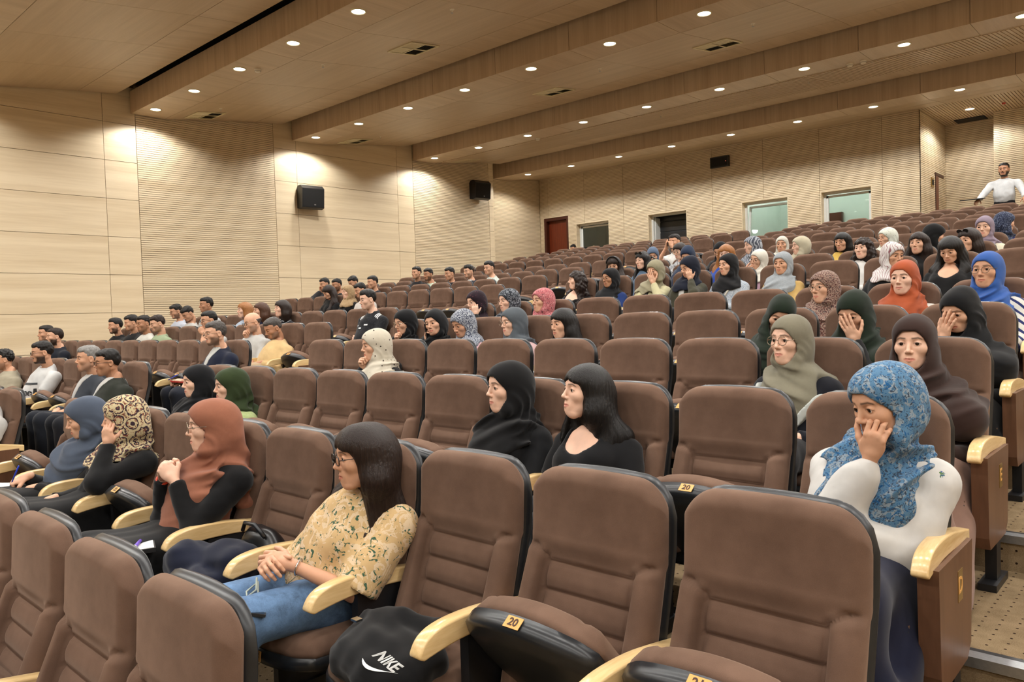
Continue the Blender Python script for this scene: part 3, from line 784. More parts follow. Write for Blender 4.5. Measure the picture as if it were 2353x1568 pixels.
# ---- head template (faces -Y, origin in the middle of the head)
def head_template(male, ears=True):
    h = 0.0031; f = Fld((-0.10, -0.14, -0.235), (0.10, 0.13, 0.135), h)
    wj = 1.08 if male else 1.0
    f.ell((0, 0.014, 0.032), (0.0745, 0.096, 0.086), 0)
    f.ell((0, -0.030, 0.040), (0.060, 0.054, 0.060), 0.03)
    f.ell((0, -0.030, -0.030), (0.0575*wj, 0.056, 0.074), 0.03)
    f.cap((0.048*wj, 0.012, -0.045), (0.020*wj, -0.060, -0.089), 0.020, 0.0165, 0.03); f.cap((-0.048*wj, 0.012, -0.045), (-0.020*wj, -0.060, -0.089), 0.020, 0.0165, 0.03)
    f.ell((0, -0.070, -0.094), (0.020*wj, 0.018, 0.018), 0.022)
    for sx in (-1, 1):
        f.ell((sx*0.041, -0.056, -0.016), (0.023, 0.023, 0.022), 0.022)                 # cheek
        f.cap((sx*0.010, -0.086, 0.031), (sx*0.046, -0.066, 0.033), 0.0075 if male else 0.006, 0.006, 0.014)  # brow ridge
        f.ell((sx*0.0315, -0.094, 0.010), (0.017, 0.017, 0.0125), 0.014, 's')           # socket
        f.ell((sx*0.0315, -0.0735, 0.0105), (0.0150, 0.0135, 0.0125), 0.004)            # lids
        f.ell((sx*0.0315, -0.0895, 0.0088), (0.0138, 0.0088, 0.0056), 0.002, 's')         # eye opening
        if ears:
            f.ell((sx*0.0785, 0.014, 0.000), (0.0095, 0.021, 0.032), 0.008); f.ell((sx*0.086, 0.008, 0.002), (0.006, 0.012, 0.020), 0.006, 's')
    f.cap((0, -0.082, 0.026), (0, -0.1030, -0.018), 0.0062, 0.0085, 0.012)              # nose
    f.ell((0, -0.1055, -0.0225), (0.0092, 0.0095, 0.0080), 0.007)
    for sx in (-1, 1):
        f.ell((sx*0.0105, -0.0945, -0.0270), (0.0068, 0.0090, 0.0065), 0.006)
        f.ell((sx*0.0062, -0.0990, -0.0335), (0.0030, 0.0045, 0.0026), 0.002, 's')
    f.ell((0, -0.077, -0.058), (0.030, 0.016, 0.026), 0.018)                            # muzzle
    for sx in (-1, 1):
        f.cap((sx*0.003, -0.0925, -0.0535), (sx*0.0245, -0.0785, -0.0590), 0.0050, 0.0022, 0.005)
        f.cap((0, -0.0920, -0.0645), (sx*0.0215, -0.0785, -0.0610), 0.0060, 0.0026, 0.005)
    f.cap((-0.022, -0.0915, -0.0590), (0.022, -0.0915, -0.0590), 0.0016, 0.0016, 0.003, 's')
    f.cap((0, -0.0975, -0.0590), (0, -0.0975, -0.0590), 0.0030, 0.0030, 0.003, 's')
    f.cap((0, 0.022, -0.06), (0, 0.040, -0.225), 0.050 if male else 0.0435, 0.054 if male else 0.048, 0.03)
    V, Q = f.mesh(); V = relax(V, Q, 1, 0.35)
    x, y, z = V[:, 0], V[:, 1], V[:, 2]; ax = np.abs(x)
    def g(a, b, t): return sstep(a, b, t)
    lipz = np.where(z > -0.058, -0.0535+0.0*ax, -0.0630)
    lip = (1-g(0.0062, 0.0100, np.abs(z+0.0592)*(1+0.0*ax)+0.0052*g(0.008, 0.025, ax)))*(1-g(0.0215, 0.026, ax))*(y < -0.074)
    bz = 0.0305+0.10*ax-1.9*np.maximum(ax-0.036, 0)*0.35
    brow = np.exp(-((z-bz)/(0.0046 if male else 0.0034))**2)*g(0.009, 0.014, ax)*(1-g(0.047, 0.054, ax))*(y < -0.045)
    lash = np.exp(-((z-(0.0135-4.0*np.maximum(ax-0.0315, 0)**1.0*0.05-((ax-0.0315)/0.016)**2*0.004))/0.0016)**2)*(np.abs(ax-0.0315) < 0.0165)*(y < -0.07)
    brow = np.maximum(brow, lash*0.85)
    beard = g(-0.012, -0.045, z)*g(-0.125, -0.108, z)*(y < 0.01)*(1-0.0*z)
    beard = beard*np.maximum(g(0.030, 0.045, ax+(-(z+0.075))*0.35), g(-0.078, -0.088, z))
    mous = np.exp(-((z+0.0445)/0.006)**2)*(1-g(0.024, 0.032, ax))*(y < -0.08)
    beard = np.maximum(beard, mous)*(1-lip*0.9)
    feat = np.stack([lip, brow, np.clip(beard, 0, 1), np.ones_like(lip)], 1).astype(np.float32)
    # eyeballs
    ev, ef, em = [], [], []
    for sx in (-1, 1):
        o = len(ev); nu_, nv_ = 12, 9; c = np.array([sx*0.0315, -0.0735, 0.0090]); r = 0.0130
        for i in range(nv_+1):
            th = math.pi*i/nv_
            for j in range(nu_):
                ph = 2*math.pi*j/nu_; ev.append(c+r*np.array([math.sin(th)*math.cos(ph), -math.cos(th), math.sin(th)*math.sin(ph)]))
        for i in range(nv_):
            for j in range(nu_):
                ef.append((o+i*nu_+j, o+i*nu_+(j+1) % nu_, o+(i+1)*nu_+(j+1) % nu_, o+(i+1)*nu_+j)); em.append(2 if i < 2 else 1)
    n = len(V); ev = np.array(ev, np.float32)
    V = np.concatenate([V, ev]); Q = np.concatenate([Q, np.array(ef, np.int32)+n])
    mi = np.concatenate([np.zeros(len(Q)-len(ef), np.int32), np.array(em, np.int32)])
    feat = np.concatenate([feat, np.tile(np.array([[0, 0, 0, 1]], np.float32), (len(ev), 1))])
    return V, Q, mi, feat

# ---- hands: wrist at origin, fingers along -Y, palm facing -Z, thumb towards +X
def hand_template(curl, spread=1.0, thumb=0.5):
    f = Fld((-0.075, -0.215, -0.115), (0.085, 0.04, 0.04), 0.0038)
    f.cap((0.0, 0.02, 0.0), (0.0, -0.02, 0.0), 0.0235, 0.0245, 0.0)
    f.ell((0.002, -0.050, 0.0), (0.040, 0.050, 0.0145), 0.016)
    f.ell((0.022, -0.034, -0.006), (0.018, 0.034, 0.014), 0.012)
    xs = (0.030, 0.0105, -0.009, -0.027); ln = ((0.042, 0.026, 0.020), (0.047, 0.030, 0.021), (0.043, 0.028, 0.020), (0.034, 0.021, 0.018))
    for i in range(4):
        p = np.array([xs[i], -0.088+0.012*abs(i-1.2)*0.6, 0.001]); an = 0.0
        sp = (0.5-i)*0.055*spread+0.03
        for j in range(3):
            an += curl[j]*(1+0.06*i)
            d = np.array([math.sin(sp)*math.cos(an), -math.cos(an)*math.cos(sp), -math.sin(an)])
            q = p+d*ln[i][j]; r0 = (0.0092, 0.0084, 0.0076)[j]*(0.92 if i == 3 else 1); f.cap(p, q, r0, r0*0.92, 0.005); p = q
    p = np.array([0.028, -0.022, -0.006])
    for j, (L, r0) in enumerate(((0.042, 0.0125), (0.032, 0.0105), (0.026, 0.0092))):
        d = np.array([0.62-0.35*j*thumb, -0.66-0.1*j, -0.34-0.1*j*thumb]); d /= np.linalg.norm(d); q = p+d*L; f.cap(p, q, r0, r0*0.92, 0.006); p = q
    return f.mesh()
HANDS = {'relaxed': hand_template((0.35, 0.5, 0.35)), 'flat': hand_template((0.10, 0.12, 0.10), 1.4), 'fist': hand_template((1.25, 1.45, 0.9), 0.3, 1.5),
         'cup': hand_template((0.55, 0.75, 0.5), 0.8), 'point': None}
HEADS = {(True, True): head_template(True), (False, True): head_template(False), (False, False): head_template(False, False)}

# ------------------------------------------------------------------ people materials
def skin_mat(name, tone, beard=0.0, beard_col=(0.012, 0.009, 0.008, 1), lipk=0.75):
    t = NT(name); t.set(Roughness=0.52); t.b.inputs['Specular IOR Level'].default_value = 0.35
    t.b.inputs['Subsurface Weight'].default_value = 0.0
    at = t.n('ShaderNodeVertexColor'); at.layer_name = 'feat'
    sp = t.n('ShaderNodeSeparateColor'); t.l(at.outputs['Color'], sp.inputs[0])
    v = t.coord(); n1 = t.noise(v, 18, 3, 0.6)
    c = t.ramp(n1, [(0.35, darker(tone, 0.93)), (0.65, (min(tone[0]*1.05, 1), tone[1]*1.02, tone[2]*1.0, 1))])
    lipc = (min(tone[0]*0.72, 1), tone[1]*0.36, tone[2]*0.38, 1)
    c = t.mix(t.math('MULTIPLY', sp.outputs[0], lipk), c, lipc)
    if beard > 0:
        nz = t.noise(v, 420, 2, 0.7)
        c = t.mix(t.math('MULTIPLY', sp.outputs[2], t.math('MULTIPLY', t.math('ADD', nz, 0.55), beard), True), c, beard_col)
    c = t.mix(t.math('MULTIPLY', sp.outputs[1], 0.9, True), c, (0.012, 0.008, 0.006, 1))
    t.base(c); return t.m
TONES = {'fair': srgb(226, 184, 160), 'light': srgb(214, 168, 140), 'mid': srgb(204, 156, 126), 'tan': srgb(182, 134, 104), 'dark': srgb(128, 84, 62)}
_sk = {}
def skin(tone, beard=0.0, grey=False):
    k = (tone, beard, grey)
    if k not in _sk: _sk[k] = skin_mat('skin_%s_%d%s' % (tone, int(beard*100), 'g' if grey else ''), TONES[tone], beard, (0.10, 0.09, 0.085, 1) if grey else (0.014, 0.010, 0.008, 1))
    return _sk[k]
M['eye'] = plain('eye_white', srgb(222, 214, 208), 0.15, var=0.02); M['iris'] = plain('iris', srgb(34, 20, 14), 0.1)
def hair_mat(name, c, c2=None, rough=0.42):
    t = NT(name); t.set(Roughness=rough); t.b.inputs['Specular IOR Level'].default_value = 0.35
    v = t.coord((70, 70, 5)); n1 = t.noise(v, 4, 3, 0.65, 0.5)
    t.base(t.ramp(n1, [(0.3, darker(c, 0.55)), (0.7, c2 or darker(c, 1.5))])); t.bump(n1, 0.7, 0.006); return t.m
HAIR = {'black': hair_mat('hair_black', srgb(18, 15, 14)), 'dkbrown': hair_mat('hair_dark_brown', srgb(36, 24, 19)), 'brown': hair_mat('hair_brown', srgb(74, 46, 30)),
        'ginger': hair_mat('hair_copper', srgb(150, 98, 52)), 'grey': hair_mat('hair_grey', srgb(112, 110, 108), srgb(160, 158, 154)), 'greyblack': hair_mat('hair_salt', srgb(52, 48, 46), srgb(96, 90, 86))}
_cl = {}
def cloth(c, pat=None, c2=None, c3=None, s=1.0, rough=0.9):
    """woven fabric: plain or with a woven/printed pattern that belongs to the cloth"""
    key = (c, pat, c2, c3, s)
    if key in _cl: return _cl[key]
    t = NT('cloth_%d' % len(_cl)); t.set(Roughness=rough); t.b.inputs['Specular IOR Level'].default_value = 0.2
    t.b.inputs['Sheen Weight'].default_value = 0.12
    def srgb_(*q):
        q = srgb(*q); g_ = 0.3*q[0]+0.6*q[1]+0.1*q[2]; return tuple((x*0.88+g_*0.12)*0.74 for x in q[:3])+(1.0,)
    c = srgb_(*c); v = t.coord(); fine = t.noise(v, 700, 1, 0.6); big = t.noise(v, 9, 3, 0.6)
    a = t.ramp(big, [(0.3, darker(c, 0.88)), (0.7, darker(c, 1.08))])
    if pat:
        C2 = srgb_(*c2); C3 = srgb_(*(c3 or c2))
        wv = t.n('ShaderNodeTexVoronoi'); wv.inputs['Scale'].default_value = 16*s; t.l(v, wv.inputs['Vector'])
        n1 = t.noise(v, 24*s, 3, 0.6, 2.5); n2 = t.noise(v, 55*s, 3, 0.6, 1.5)
        if pat == 'floral':
            a = t.mix(t.math('GREATER_THAN', n1, 0.54), a, C2); a = t.mix(t.math('GREATER_THAN', n2, 0.60), a, C3)
        elif pat == 'paisley':
            rg = t.math('FRACT', t.math('MULTIPLY', t.math('ADD', wv.outputs['Distance'], t.math('MULTIPLY', n1, 0.35)), 3.2))
            a = t.mix(t.math('LESS_THAN', rg, 0.30), a, C2); a = t.mix(t.math('GREATER_THAN', t.math('MULTIPLY', n2, t.math('GREATER_THAN', rg, 0.62)), 0.52), a, C3)
        elif pat == 'dots':
            a = t.mix(t.math('LESS_THAN', wv.outputs['Distance'], 0.17), a, C2)
            a = t.mix(t.math('MULTIPLY', t.math('LESS_THAN', wv.outputs['Distance'], 0.17), t.math('GREATER_THAN', n1, 0.52)), a, C3)
        elif pat == 'stripe':
            w = t.n('ShaderNodeTexWave'); w.inputs['Scale'].default_value = 6*s; w.inputs['Distortion'].default_value = 0.4; w.bands_direction = 'DIAGONAL'; t.l(v, w.inputs['Vector'])
            a = t.mix(t.math('GREATER_THAN', w.outputs['Fac'], 0.72), a, C2)
        elif pat == 'swirl':
            w = t.n('ShaderNodeTexWave'); w.inputs['Scale'].default_value = 7*s; w.inputs['Distortion'].default_value = 14; w.inputs['Detail'].default_value = 1.5; w.inputs['Detail Scale'].default_value = 0.8; t.l(v, w.inputs['Vector'])
            a = t.mix(t.math('GREATER_THAN', w.outputs['Fac'], 0.5), a, C2)
        elif pat == 'scribble':
            w = t.n('ShaderNodeTexWave'); w.inputs['Scale'].default_value = 5*s; w.inputs['Distortion'].default_value = 22; w.inputs['Detail'].default_value = 1.0; w.inputs['Detail Scale'].default_value = 0.7; t.l(v, w.inputs['Vector'])
            a = t.mix(t.math('LESS_THAN', w.outputs['Fac'], 0.08), a, C2)
        elif pat == 'sprig':
            sp_ = t.n('ShaderNodeTexVoronoi'); sp_.inputs['Scale'].default_value = 9*s; t.l(v, sp_.inputs['Vector']); nd = t.noise(v, 60, 2, 0.6)
            sel = t.math('MULTIPLY', t.math('LESS_THAN', t.math('ADD', sp_.outputs['Distance'], t.math('MULTIPLY', nd, 0.22)), 0.20), t.math('GREATER_THAN', t.noise(v, 190, 2, 0.6), 0.45))
            a = t.mix(sel, a, C2); a = t.mix(t.math('MULTIPLY', sel, t.math('GREATER_THAN', n2, 0.53)), a, C3)
        elif pat == 'knit':
            a = t.mix(t.math('GREATER_THAN', n2, 0.53), a, C2)
        elif pat == 'shade':
            a = t.mix(t.math('MULTIPLY', n1, 0.8, True), a, C2)
        elif pat == 'scarf':       # printed square: pale band, dark motif, blue field
            rg = t.math('FRACT', t.math('MULTIPLY', t.math('ADD', wv.outputs['Distance'], t.math('MULTIPLY', n1, 0.5)), 2.2))
            a = t.mix(t.math('LESS_THAN', rg, 0.34), a, C2); a = t.mix(t.math('GREATER_THAN', n2, 0.57), a, C3)
            a = t.mix(t.math('GREATER_THAN', t.noise(v, 30*s, 2, 0.5, 3.0), 0.62), a, srgb(30, 84, 132))
    t.base(a); t.bump(t.math('ADD', t.math('MULTIPLY', fine, 0.4), big), 0.10, 0.004)
    _cl[key] = t.m; return t.m
def denim(c):
    t = NT('denim'); t.set(Roughness=0.9); v = t.coord(); n1 = t.noise(v, 11, 4, 0.7); n2 = t.noise(v, 380, 2, 0.7)
    c = srgb(*c); f = t.math('ADD', t.math('MULTIPLY', n1, 0.75), t.math('MULTIPLY', n2, 0.25))
    t.base(t.ramp(f, [(0.32, darker(c, 0.45)), (0.66, darker(c, 1.5))])); t.bump(n2, 0.2, 0.003); return t.m
M['frame_dark'] = plain('glasses_frame_dark', srgb(22, 20, 20), 0.25); M['frame_metal'] = plain('glasses_frame_metal', srgb(150, 140, 125), 0.25, 0.9)
M['silver'] = plain('silver', srgb(200, 200, 200), 0.2, 1.0)
# ------------------------------------------------------------------ people
def unit(v):
    v = np.array(v, np.float64); return v/max(np.linalg.norm(v), 1e-9)
def ik(S, Wp, L1, L2, pole):
    S = np.array(S, float); Wp = np.array(Wp, float); d = Wp-S; L = np.linalg.norm(d)
    mx = (L1+L2)*0.985
    if L > mx: Wp = S+d/L*mx; d = Wp-S; L = mx
    u = d/L; a = (L1*L1-L2*L2+L*L)/(2*L); hgt = math.sqrt(max(L1*L1-a*a, 0))
    p = np.array(pole, float); p = p-u*(p@u); p = unit(p)
    return S+u*a+p*hgt, Wp
def frame_from(ydir, zhint):
    """rotation whose -Y column is ydir (finger direction) and +Z near zhint (back of the hand)"""
    y = -unit(ydir); z = np.array(zhint, float); z = unit(z-y*(z@y)); x = np.cross(y, z)
    return np.stack([x, y, z], 1).astype(np.float32)
GAR = []
def join(parts):
    """parts: list of (V, Q, midx, feat or None)"""
    Vs, Qs, Ms, Fs, o = [], [], [], [], 0
    for V, Q, mi, ft in parts:
        Vs.append(V); Qs.append(Q+o); Ms.append(mi if mi is not None else np.zeros(len(Q), np.int32))
        Fs.append(ft if ft is not None else np.tile(np.array([[0, 0, 0, 1]], np.float32), (len(V), 1))); o += len(V)
    return np.concatenate(Vs), np.concatenate(Qs), np.concatenate(Ms), np.concatenate(Fs)

def person(label, n, x, head, yaw=0, pitch=0, roll=0, male=False, tone='light', beard=0.0, grey=False, hs=1.0,
           cover='hijab', ccol=None, top=None, sleeve='long', bottom=None, arms=('lap', 'lap'), glasses=None, near=1,
           bib=0.16, border=None, cape=False, hem=None, collar=None, shoulders=None, hairdo='short', hair_len=1.0, stand=False, extra=None, skirt=False, seatk=None, lean=0.0, fat=0.0, tail=False, band=None, neckline=0.0, collar_mat=None, inner=None, inner_len=0.26, knees=True, group='people seated in the audience', seed=None, ypos=None, zpos=None):
    """near 0 = foreground detail, 1 = middle, 2 = far.  head = position of the head centre relative to the seat base."""
    if seatk is not None: DOWN.add((n, seatk))
    seed = seed if seed is not None else (abs(hash(label)) % 9973 if False else sum(ord(c)*(i+3) for i, c in enumerate(label)) % 9973)
    y0 = row_y(n) if ypos is None else ypos; z0 = row_f(n) if zpos is None else zpos
    root = empty('person', (x, y0, z0)); tag(root, label, 'person', group)
    H = np.array(head, np.float32); R = euler(yaw, pitch, roll); fr = (R*hs, H); frR = (R, H)
    hd = [0.010, 0.016, 0.022][near]
    sw = shoulders or (0.195 if male else 0.165)
    if stand:
        S = H+np.array([0, 0.045, -0.235]); P = np.array([0, H[1]+0.03, 1.0])
    else:
        S = H+np.array([-H[0]*0.35, 0.055+lean, -0.225 if male else -0.205]); P = np.array([0, -0.27, 0.50])
    S = S.astype(np.float32)
    JL, JR = S+np.array([sw, 0.005, -0.05]), S+np.array([-sw, 0.005, -0.05])
    L1, L2 = (0.30, 0.265) if male else (0.275, 0.245)
    face = R@np.array([0, -1, 0]); up = R@np.array([0, 0, 1]); side = R@np.array([1, 0, 0])
    A = []
    for sx, J, pose in ((1, JL, arms[0]), (-1, JR, arms[1])):
        gest, hand_dir, hand_back, scale = 'relaxed', None, np.array([0, -0.2, 1.0]), 1.0
        pole = np.array([sx*0.6, 0.25, -0.8])
        hp = None
        if isinstance(pose, dict): hp = pose; pose = pose.get('base', 'lap')
        if pose == 'lap': Wp = np.array([sx*0.10, -0.47, 0.60]); hand_dir = np.array([-sx*0.5, -0.8, -0.2])
        elif pose == 'rest': Wp = np.array([sx*0.255, -0.42, 0.675]); hand_dir = np.array([-sx*0.1, -1, -0.1]); pole = np.array([sx*0.9, 0.3, -0.4])
        elif pose == 'clasp': Wp = np.array([sx*0.055+S[0]*0.5, S[1]-0.23, S[2]-0.02]); hand_dir = np.array([-sx*0.55, -0.3, 0.75]); hand_back = np.array([sx*0.8, -0.5, 0.1]); gest = 'fist'; pole = np.array([sx*0.5, 0.0, -1])
        elif pose == 'cross': Wp = np.array([-sx*0.10, S[1]-0.20-0.02*sx, S[2]-0.27+0.015*sx]); hand_dir = np.array([-sx*1.0, 0.15, 0.1]); hand_back = np.array([0, -1, 0.3]); pole = np.array([sx*0.7, -0.2, -0.8])
        elif pose == 'chin': Wp = H+face*0.105-up*0.165+side*sx*0.03; hand_dir = up*0.8+face*0.25-side*sx*0.25; hand_back = face*0.4+side*sx*0.8; gest = 'fist'; pole = np.array([sx*0.5, -0.1, -1])
        elif pose == 'cheek': Wp = H+face*0.065-up*0.155+side*sx*0.075; hand_dir = up*0.95+face*0.12; hand_back = side*sx*0.9+face*0.4; gest = 'cup'; pole = np.array([sx*0.6, -0.1, -1])
        elif pose == 'cheekcross': Wp = H+face*0.118-up*0.140-side*sx*0.012; hand_dir = up*0.85-side*sx*0.42-face*0.18; hand_back = face*0.80-side*sx*0.45; gest = 'cup'; pole = np.array([sx*0.8, -0.2, -0.8])
        elif pose == 'temple': Wp = H+face*0.085-up*0.125+side*sx*0.072; hand_dir = up*0.95-face*0.10; hand_back = side*sx*0.85+face*0.5; gest = 'cup'; pole = np.array([sx*0.7, -0.1, -1])
        elif pose == 'cover': Wp = H+face*0.135-up*0.120+side*sx*0.045; hand_dir = up*0.92-face*0.12-side*sx*0.32; hand_back = face*0.95+side*sx*0.25; gest = 'flat'; pole = np.array([sx*0.7, -0.2, -1])
        elif pose == 'mouth': Wp = H+face*0.130-up*0.150+side*sx*0.075; hand_dir = up*0.62-face*0.05-side*sx*0.75; hand_back = face*0.95; gest = 'cup'; pole = np.array([sx*0.7, -0.2, -1])
        elif pose == 'phone': Wp = H+face*0.055-up*0.165+side*sx*0.092; hand_dir = up*0.95-face*0.05; hand_back = side*sx*1.0; gest = 'cup'; pole = np.array([sx*0.6, -0.1, -1])
        elif pose == 'hold': Wp = np.array([sx*0.05, H[1]-0.25, H[2]-0.10]); hand_dir = np.array([-sx*0.2, -0.1, 1]); hand_back = np.array([sx*0.9, -0.3, 0]); gest = 'cup'; pole = np.array([sx*0.7, 0, -1])
        elif pose == 'down': Wp = np.array([sx*(sw+0.09), S[1]-0.10, S[2]-0.48]); hand_dir = np.array([0, -0.3, -1]); hand_back = np.array([sx, 0, 0])
        else: Wp = np.array([sx*0.10, -0.47, 0.60]); hand_dir = np.array([-sx*0.5, -0.8, -0.2])
        if hp:
            if 'w' in hp: Wp = np.array(hp['w'], float)
            if 'dir' in hp: hand_dir = np.array(hp['dir'], float)
            if 'back' in hp: hand_back = np.array(hp['back'], float)
            gest = hp.get('gest', gest); pole = np.array(hp.get('pole', pole), float)
        E, Wp = ik(J, Wp, L1, L2, pole)
        A.append((sx, J, E, Wp, gest, hand_dir, hand_back))
    # ---- skin body
    bh = [0.014, 0.020, 0.030][near]
    if stand: hipz, kn, an = 0.95, (0.10, H[1]+0.02, 0.50), (0.10, H[1]+0.03, 0.08)
    else: hipz, kn, an = 0.50, (0.10, -0.66, 0.54), (0.10, -0.66, 0.09)
    pts = np.array([S, P, JL, JR, (0.2, kn[1]-0.12, 0.02), (-0.2, 0.0, 0.02)]+[a[2] for a in A]+[a[3] for a in A])
    lo = pts.min(0)-0.22; hi = pts.max(0)+0.22; hi[2] = min(hi[2], H[2]-0.02)
    hi[2] = max(hi[2], max(a[3][2] for a in A)+0.1)
    f = Fld(lo, hi, bh)
    spine = (P+S)/2
    def torso(f, g, k=0.06, legs=True):
        w = 1.12 if male else 1.0
        f.cap(S+np.array([0, 0.01, 0.10]), S+np.array([0, 0.005, -0.03]), 0.050+g*0.4, 0.060+g, 0.04)
        for J_ in (JL, JR): f.cap(S+np.array([0, 0.01, 0.012]), J_*0.9+S*0.1, 0.058+g, 0.046+g, 0.05)
        f.ell(S*0.68+P*0.32+np.array([0, -0.012, 0]), (0.150*w+g, 0.100*w+g+fat*0.5, 0.155+g), k)
        f.ell(S*0.35+P*0.65+np.array([0, -0.015-fat*0.4, 0]), (0.140*w+g+fat, 0.105*w+g+fat, 0.15+g), k)
        f.ell(P+np.array([0, 0, 0.02]), (0.165+g, 0.120+g, 0.11+g), k)
        if not male:
            for sx in (-1, 1): f.ell(S*0.72+P*0.28+np.array([sx*0.068, -0.080, -0.005]), (0.062+g, 0.058+g, 0.064+g), 0.04)
    torso(f, 0.0)
    ar = 1.12 if male else 0.95
    for sx, J, E, Wp, gest, hdir, hback in A:
        f.cap(J, E, 0.046*ar, 0.037*ar, 0.03); f.cap(E, Wp, 0.037*ar, 0.0245*ar, 0.02)
    for sx in (-1, 1):
        hp_ = (sx*0.085, P[1], hipz); kk = (sx*kn[0], kn[1], kn[2]); aa = (sx*an[0], an[1], an[2])
        f.cap(hp_, kk, 0.080, 0.058, 0.03); f.cap(kk, aa, 0.055, 0.036, 0.03); f.cap(aa, (sx*an[0], an[1]-0.13, 0.04), 0.040, 0.032, 0.02)
    bV, bQ = f.mesh(); bV = relax(bV, bQ, 1)
    parts = [(bV, bQ, None, None)]
    hV, hQ, hm, hf = HEADS[(male, male or cover == 'hair_long' and hairdo == 'pony')]
    vr = np.random.RandomState(seed+77); hV = hV*np.array([1+vr.uniform(-0.035, 0.035), 1+vr.uniform(-0.02, 0.03), 1+vr.uniform(-0.03, 0.03)], np.float32)
    hw = (hV*hs)@R.T+H; zz = hV[:, 2]; wb = sstep(-0.085, -0.155, zz)[:, None] if False else (np.clip((-0.085-zz)/0.075, 0, 1)**1.0)[:, None]
    top_ = H+R@np.array([0, 0.026, -0.085])*hs; tt = np.clip((-0.085-zz)/0.14, 0, 1)[:, None]
    cl = top_+(S+np.array([0, 0.008, -0.01])-top_)*tt; yc = 0.022+0.018*np.clip((-0.06-zz)/0.165, 0, 1)
    nb_ = cl+np.stack([hV[:, 0], hV[:, 1]-yc, 0*zz], 1)*hs
    hw = np.where(zz[:, None] < -0.085, hw*(1-wb)+nb_*wb, hw)
    parts.append((hw.astype(np.float32), hQ, hm, hf))
    hand_fr = []
    for sx, J, E, Wp, gest, hdir, hback in A:
        v, q = HANDS[gest]; v = v.copy(); q = q.copy(); sc_ = (1.06 if male else 0.95)
        if sx > 0: v[:, 0] *= -1; q = q[:, ::-1]          # left hand mirrors the right one
        Rh = frame_from(hdir, hback); hand_fr.append((Rh, Wp))
        parts.append(((v*sc_)@Rh.T+Wp, q, None, None))
    V, Q, mi, ft = join(parts)
    me = mesh_np('body', V.astype(np.float32), Q, True, [skin(tone, beard, grey), M['eye'], M['iris']], mi)
    ca = me.color_attributes.new('feat', 'FLOAT_COLOR', 'POINT'); ca.data.foreach_set('color', ft.ravel())
    link(bpy.data.objects.new('body', me), root)
    # ---- trousers or skirt
    bm = bottom or cloth((28, 28, 32))
    if knees:
        f = Fld((-0.34, kn[1]-0.16, 0.02), (0.34, 0.02 if not stand else H[1]+0.3, (0.70 if not stand else 1.08)), [0.014, 0.02, 0.028][near]); g = 0.016
        f.ell(P+np.array([0, 0, 0.0]), (0.172+g, 0.125+g, 0.115+g), 0.03)
        if skirt:
            for sx in (-1, 1):
                f.cap((sx*0.10, P[1], hipz), (sx*0.13, kn[1], kn[2]-0.02), 0.105, 0.085, 0.08); f.cap((sx*0.13, kn[1], kn[2]-0.03), (sx*0.20, kn[1]-0.02, 0.06), 0.085, 0.105, 0.10)
                f.cap((sx*0.15, P[1]-0.05, 0.45), (sx*0.18, kn[1]+0.10, 0.12), 0.09, 0.11, 0.10)
            f.cap((0, kn[1]+0.03, 0.44), (0, kn[1], 0.07), 0.10, 0.14, 0.08); f.cap((0, P[1], hipz), (0, kn[1], 0.52), 0.09, 0.09, 0.08)
            X, Y, Z = f.full(); f.F += (0.007*np.sin(X*62+2*np.sin(Z*9))*np.clip((0.62-Z)*3, 0.2, 1)).astype(np.float32)
        else:
            for sx in (-1, 1):
                f.cap((sx*0.085, P[1], hipz), (sx*kn[0], kn[1], kn[2]), 0.082+g, 0.060+g, 0.03); f.cap((sx*kn[0], kn[1], kn[2]), (sx*an[0], an[1], 0.10), 0.058+g, 0.046+g, 0.03)
            X, Y, Z = f.full(); f.F += waves(X, Y, Z, seed+5, 55, 0.0025)
        v, q = f.mesh(); v = relax(v, q, 1)
        link(bpy.data.objects.new('skirt' if skirt else 'trousers', mesh_np('bottoms', v, q, True, [bm])), root)
        if not skirt or stand:
            m_ = MB()
        for sx in (-1, 1):
            f = Fld((sx*an[0]-0.07, an[1]-0.24, -0.02), (sx*an[0]+0.07, an[1]+0.1, 0.14), 0.016)
            f.cap((sx*an[0], an[1], 0.055), (sx*an[0], an[1]-0.17, 0.04), 0.046, 0.040, 0.02); f.cap((sx*an[0], an[1]+0.02, 0.08), (sx*an[0], an[1]+0.02, 0.05), 0.045, 0.045, 0.02)
            v, q = f.mesh(); v[:, 2] = np.maximum(v[:, 2], 0.004)
            link(bpy.data.objects.new('shoe', mesh_np('shoe', v, q, True, [cloth((24, 22, 22))])), root)
    # ---- top garment
    g = 0.016; gh = [0.010, 0.014, 0.020][near]
    zlo = (hem if hem is not None else (P[2]-0.02)) - 0.02
    lo2 = lo.copy(); lo2[2] = min(zlo, min(a[2][2] for a in A)-0.10, min(a[3][2] for a in A)-0.08); hi2 = hi.copy(); hi2[1] = max(S[1], P[1])+0.22; lo2[1] = min(lo2[1], min(a[3][1] for a in A)-0.08)
    f = Fld(lo2, hi2, gh); torso(f, g)
    if collar == 'hood': f.ell(S+np.array([0, 0.07, 0.03]), (0.12, 0.07, 0.06), 0.03)
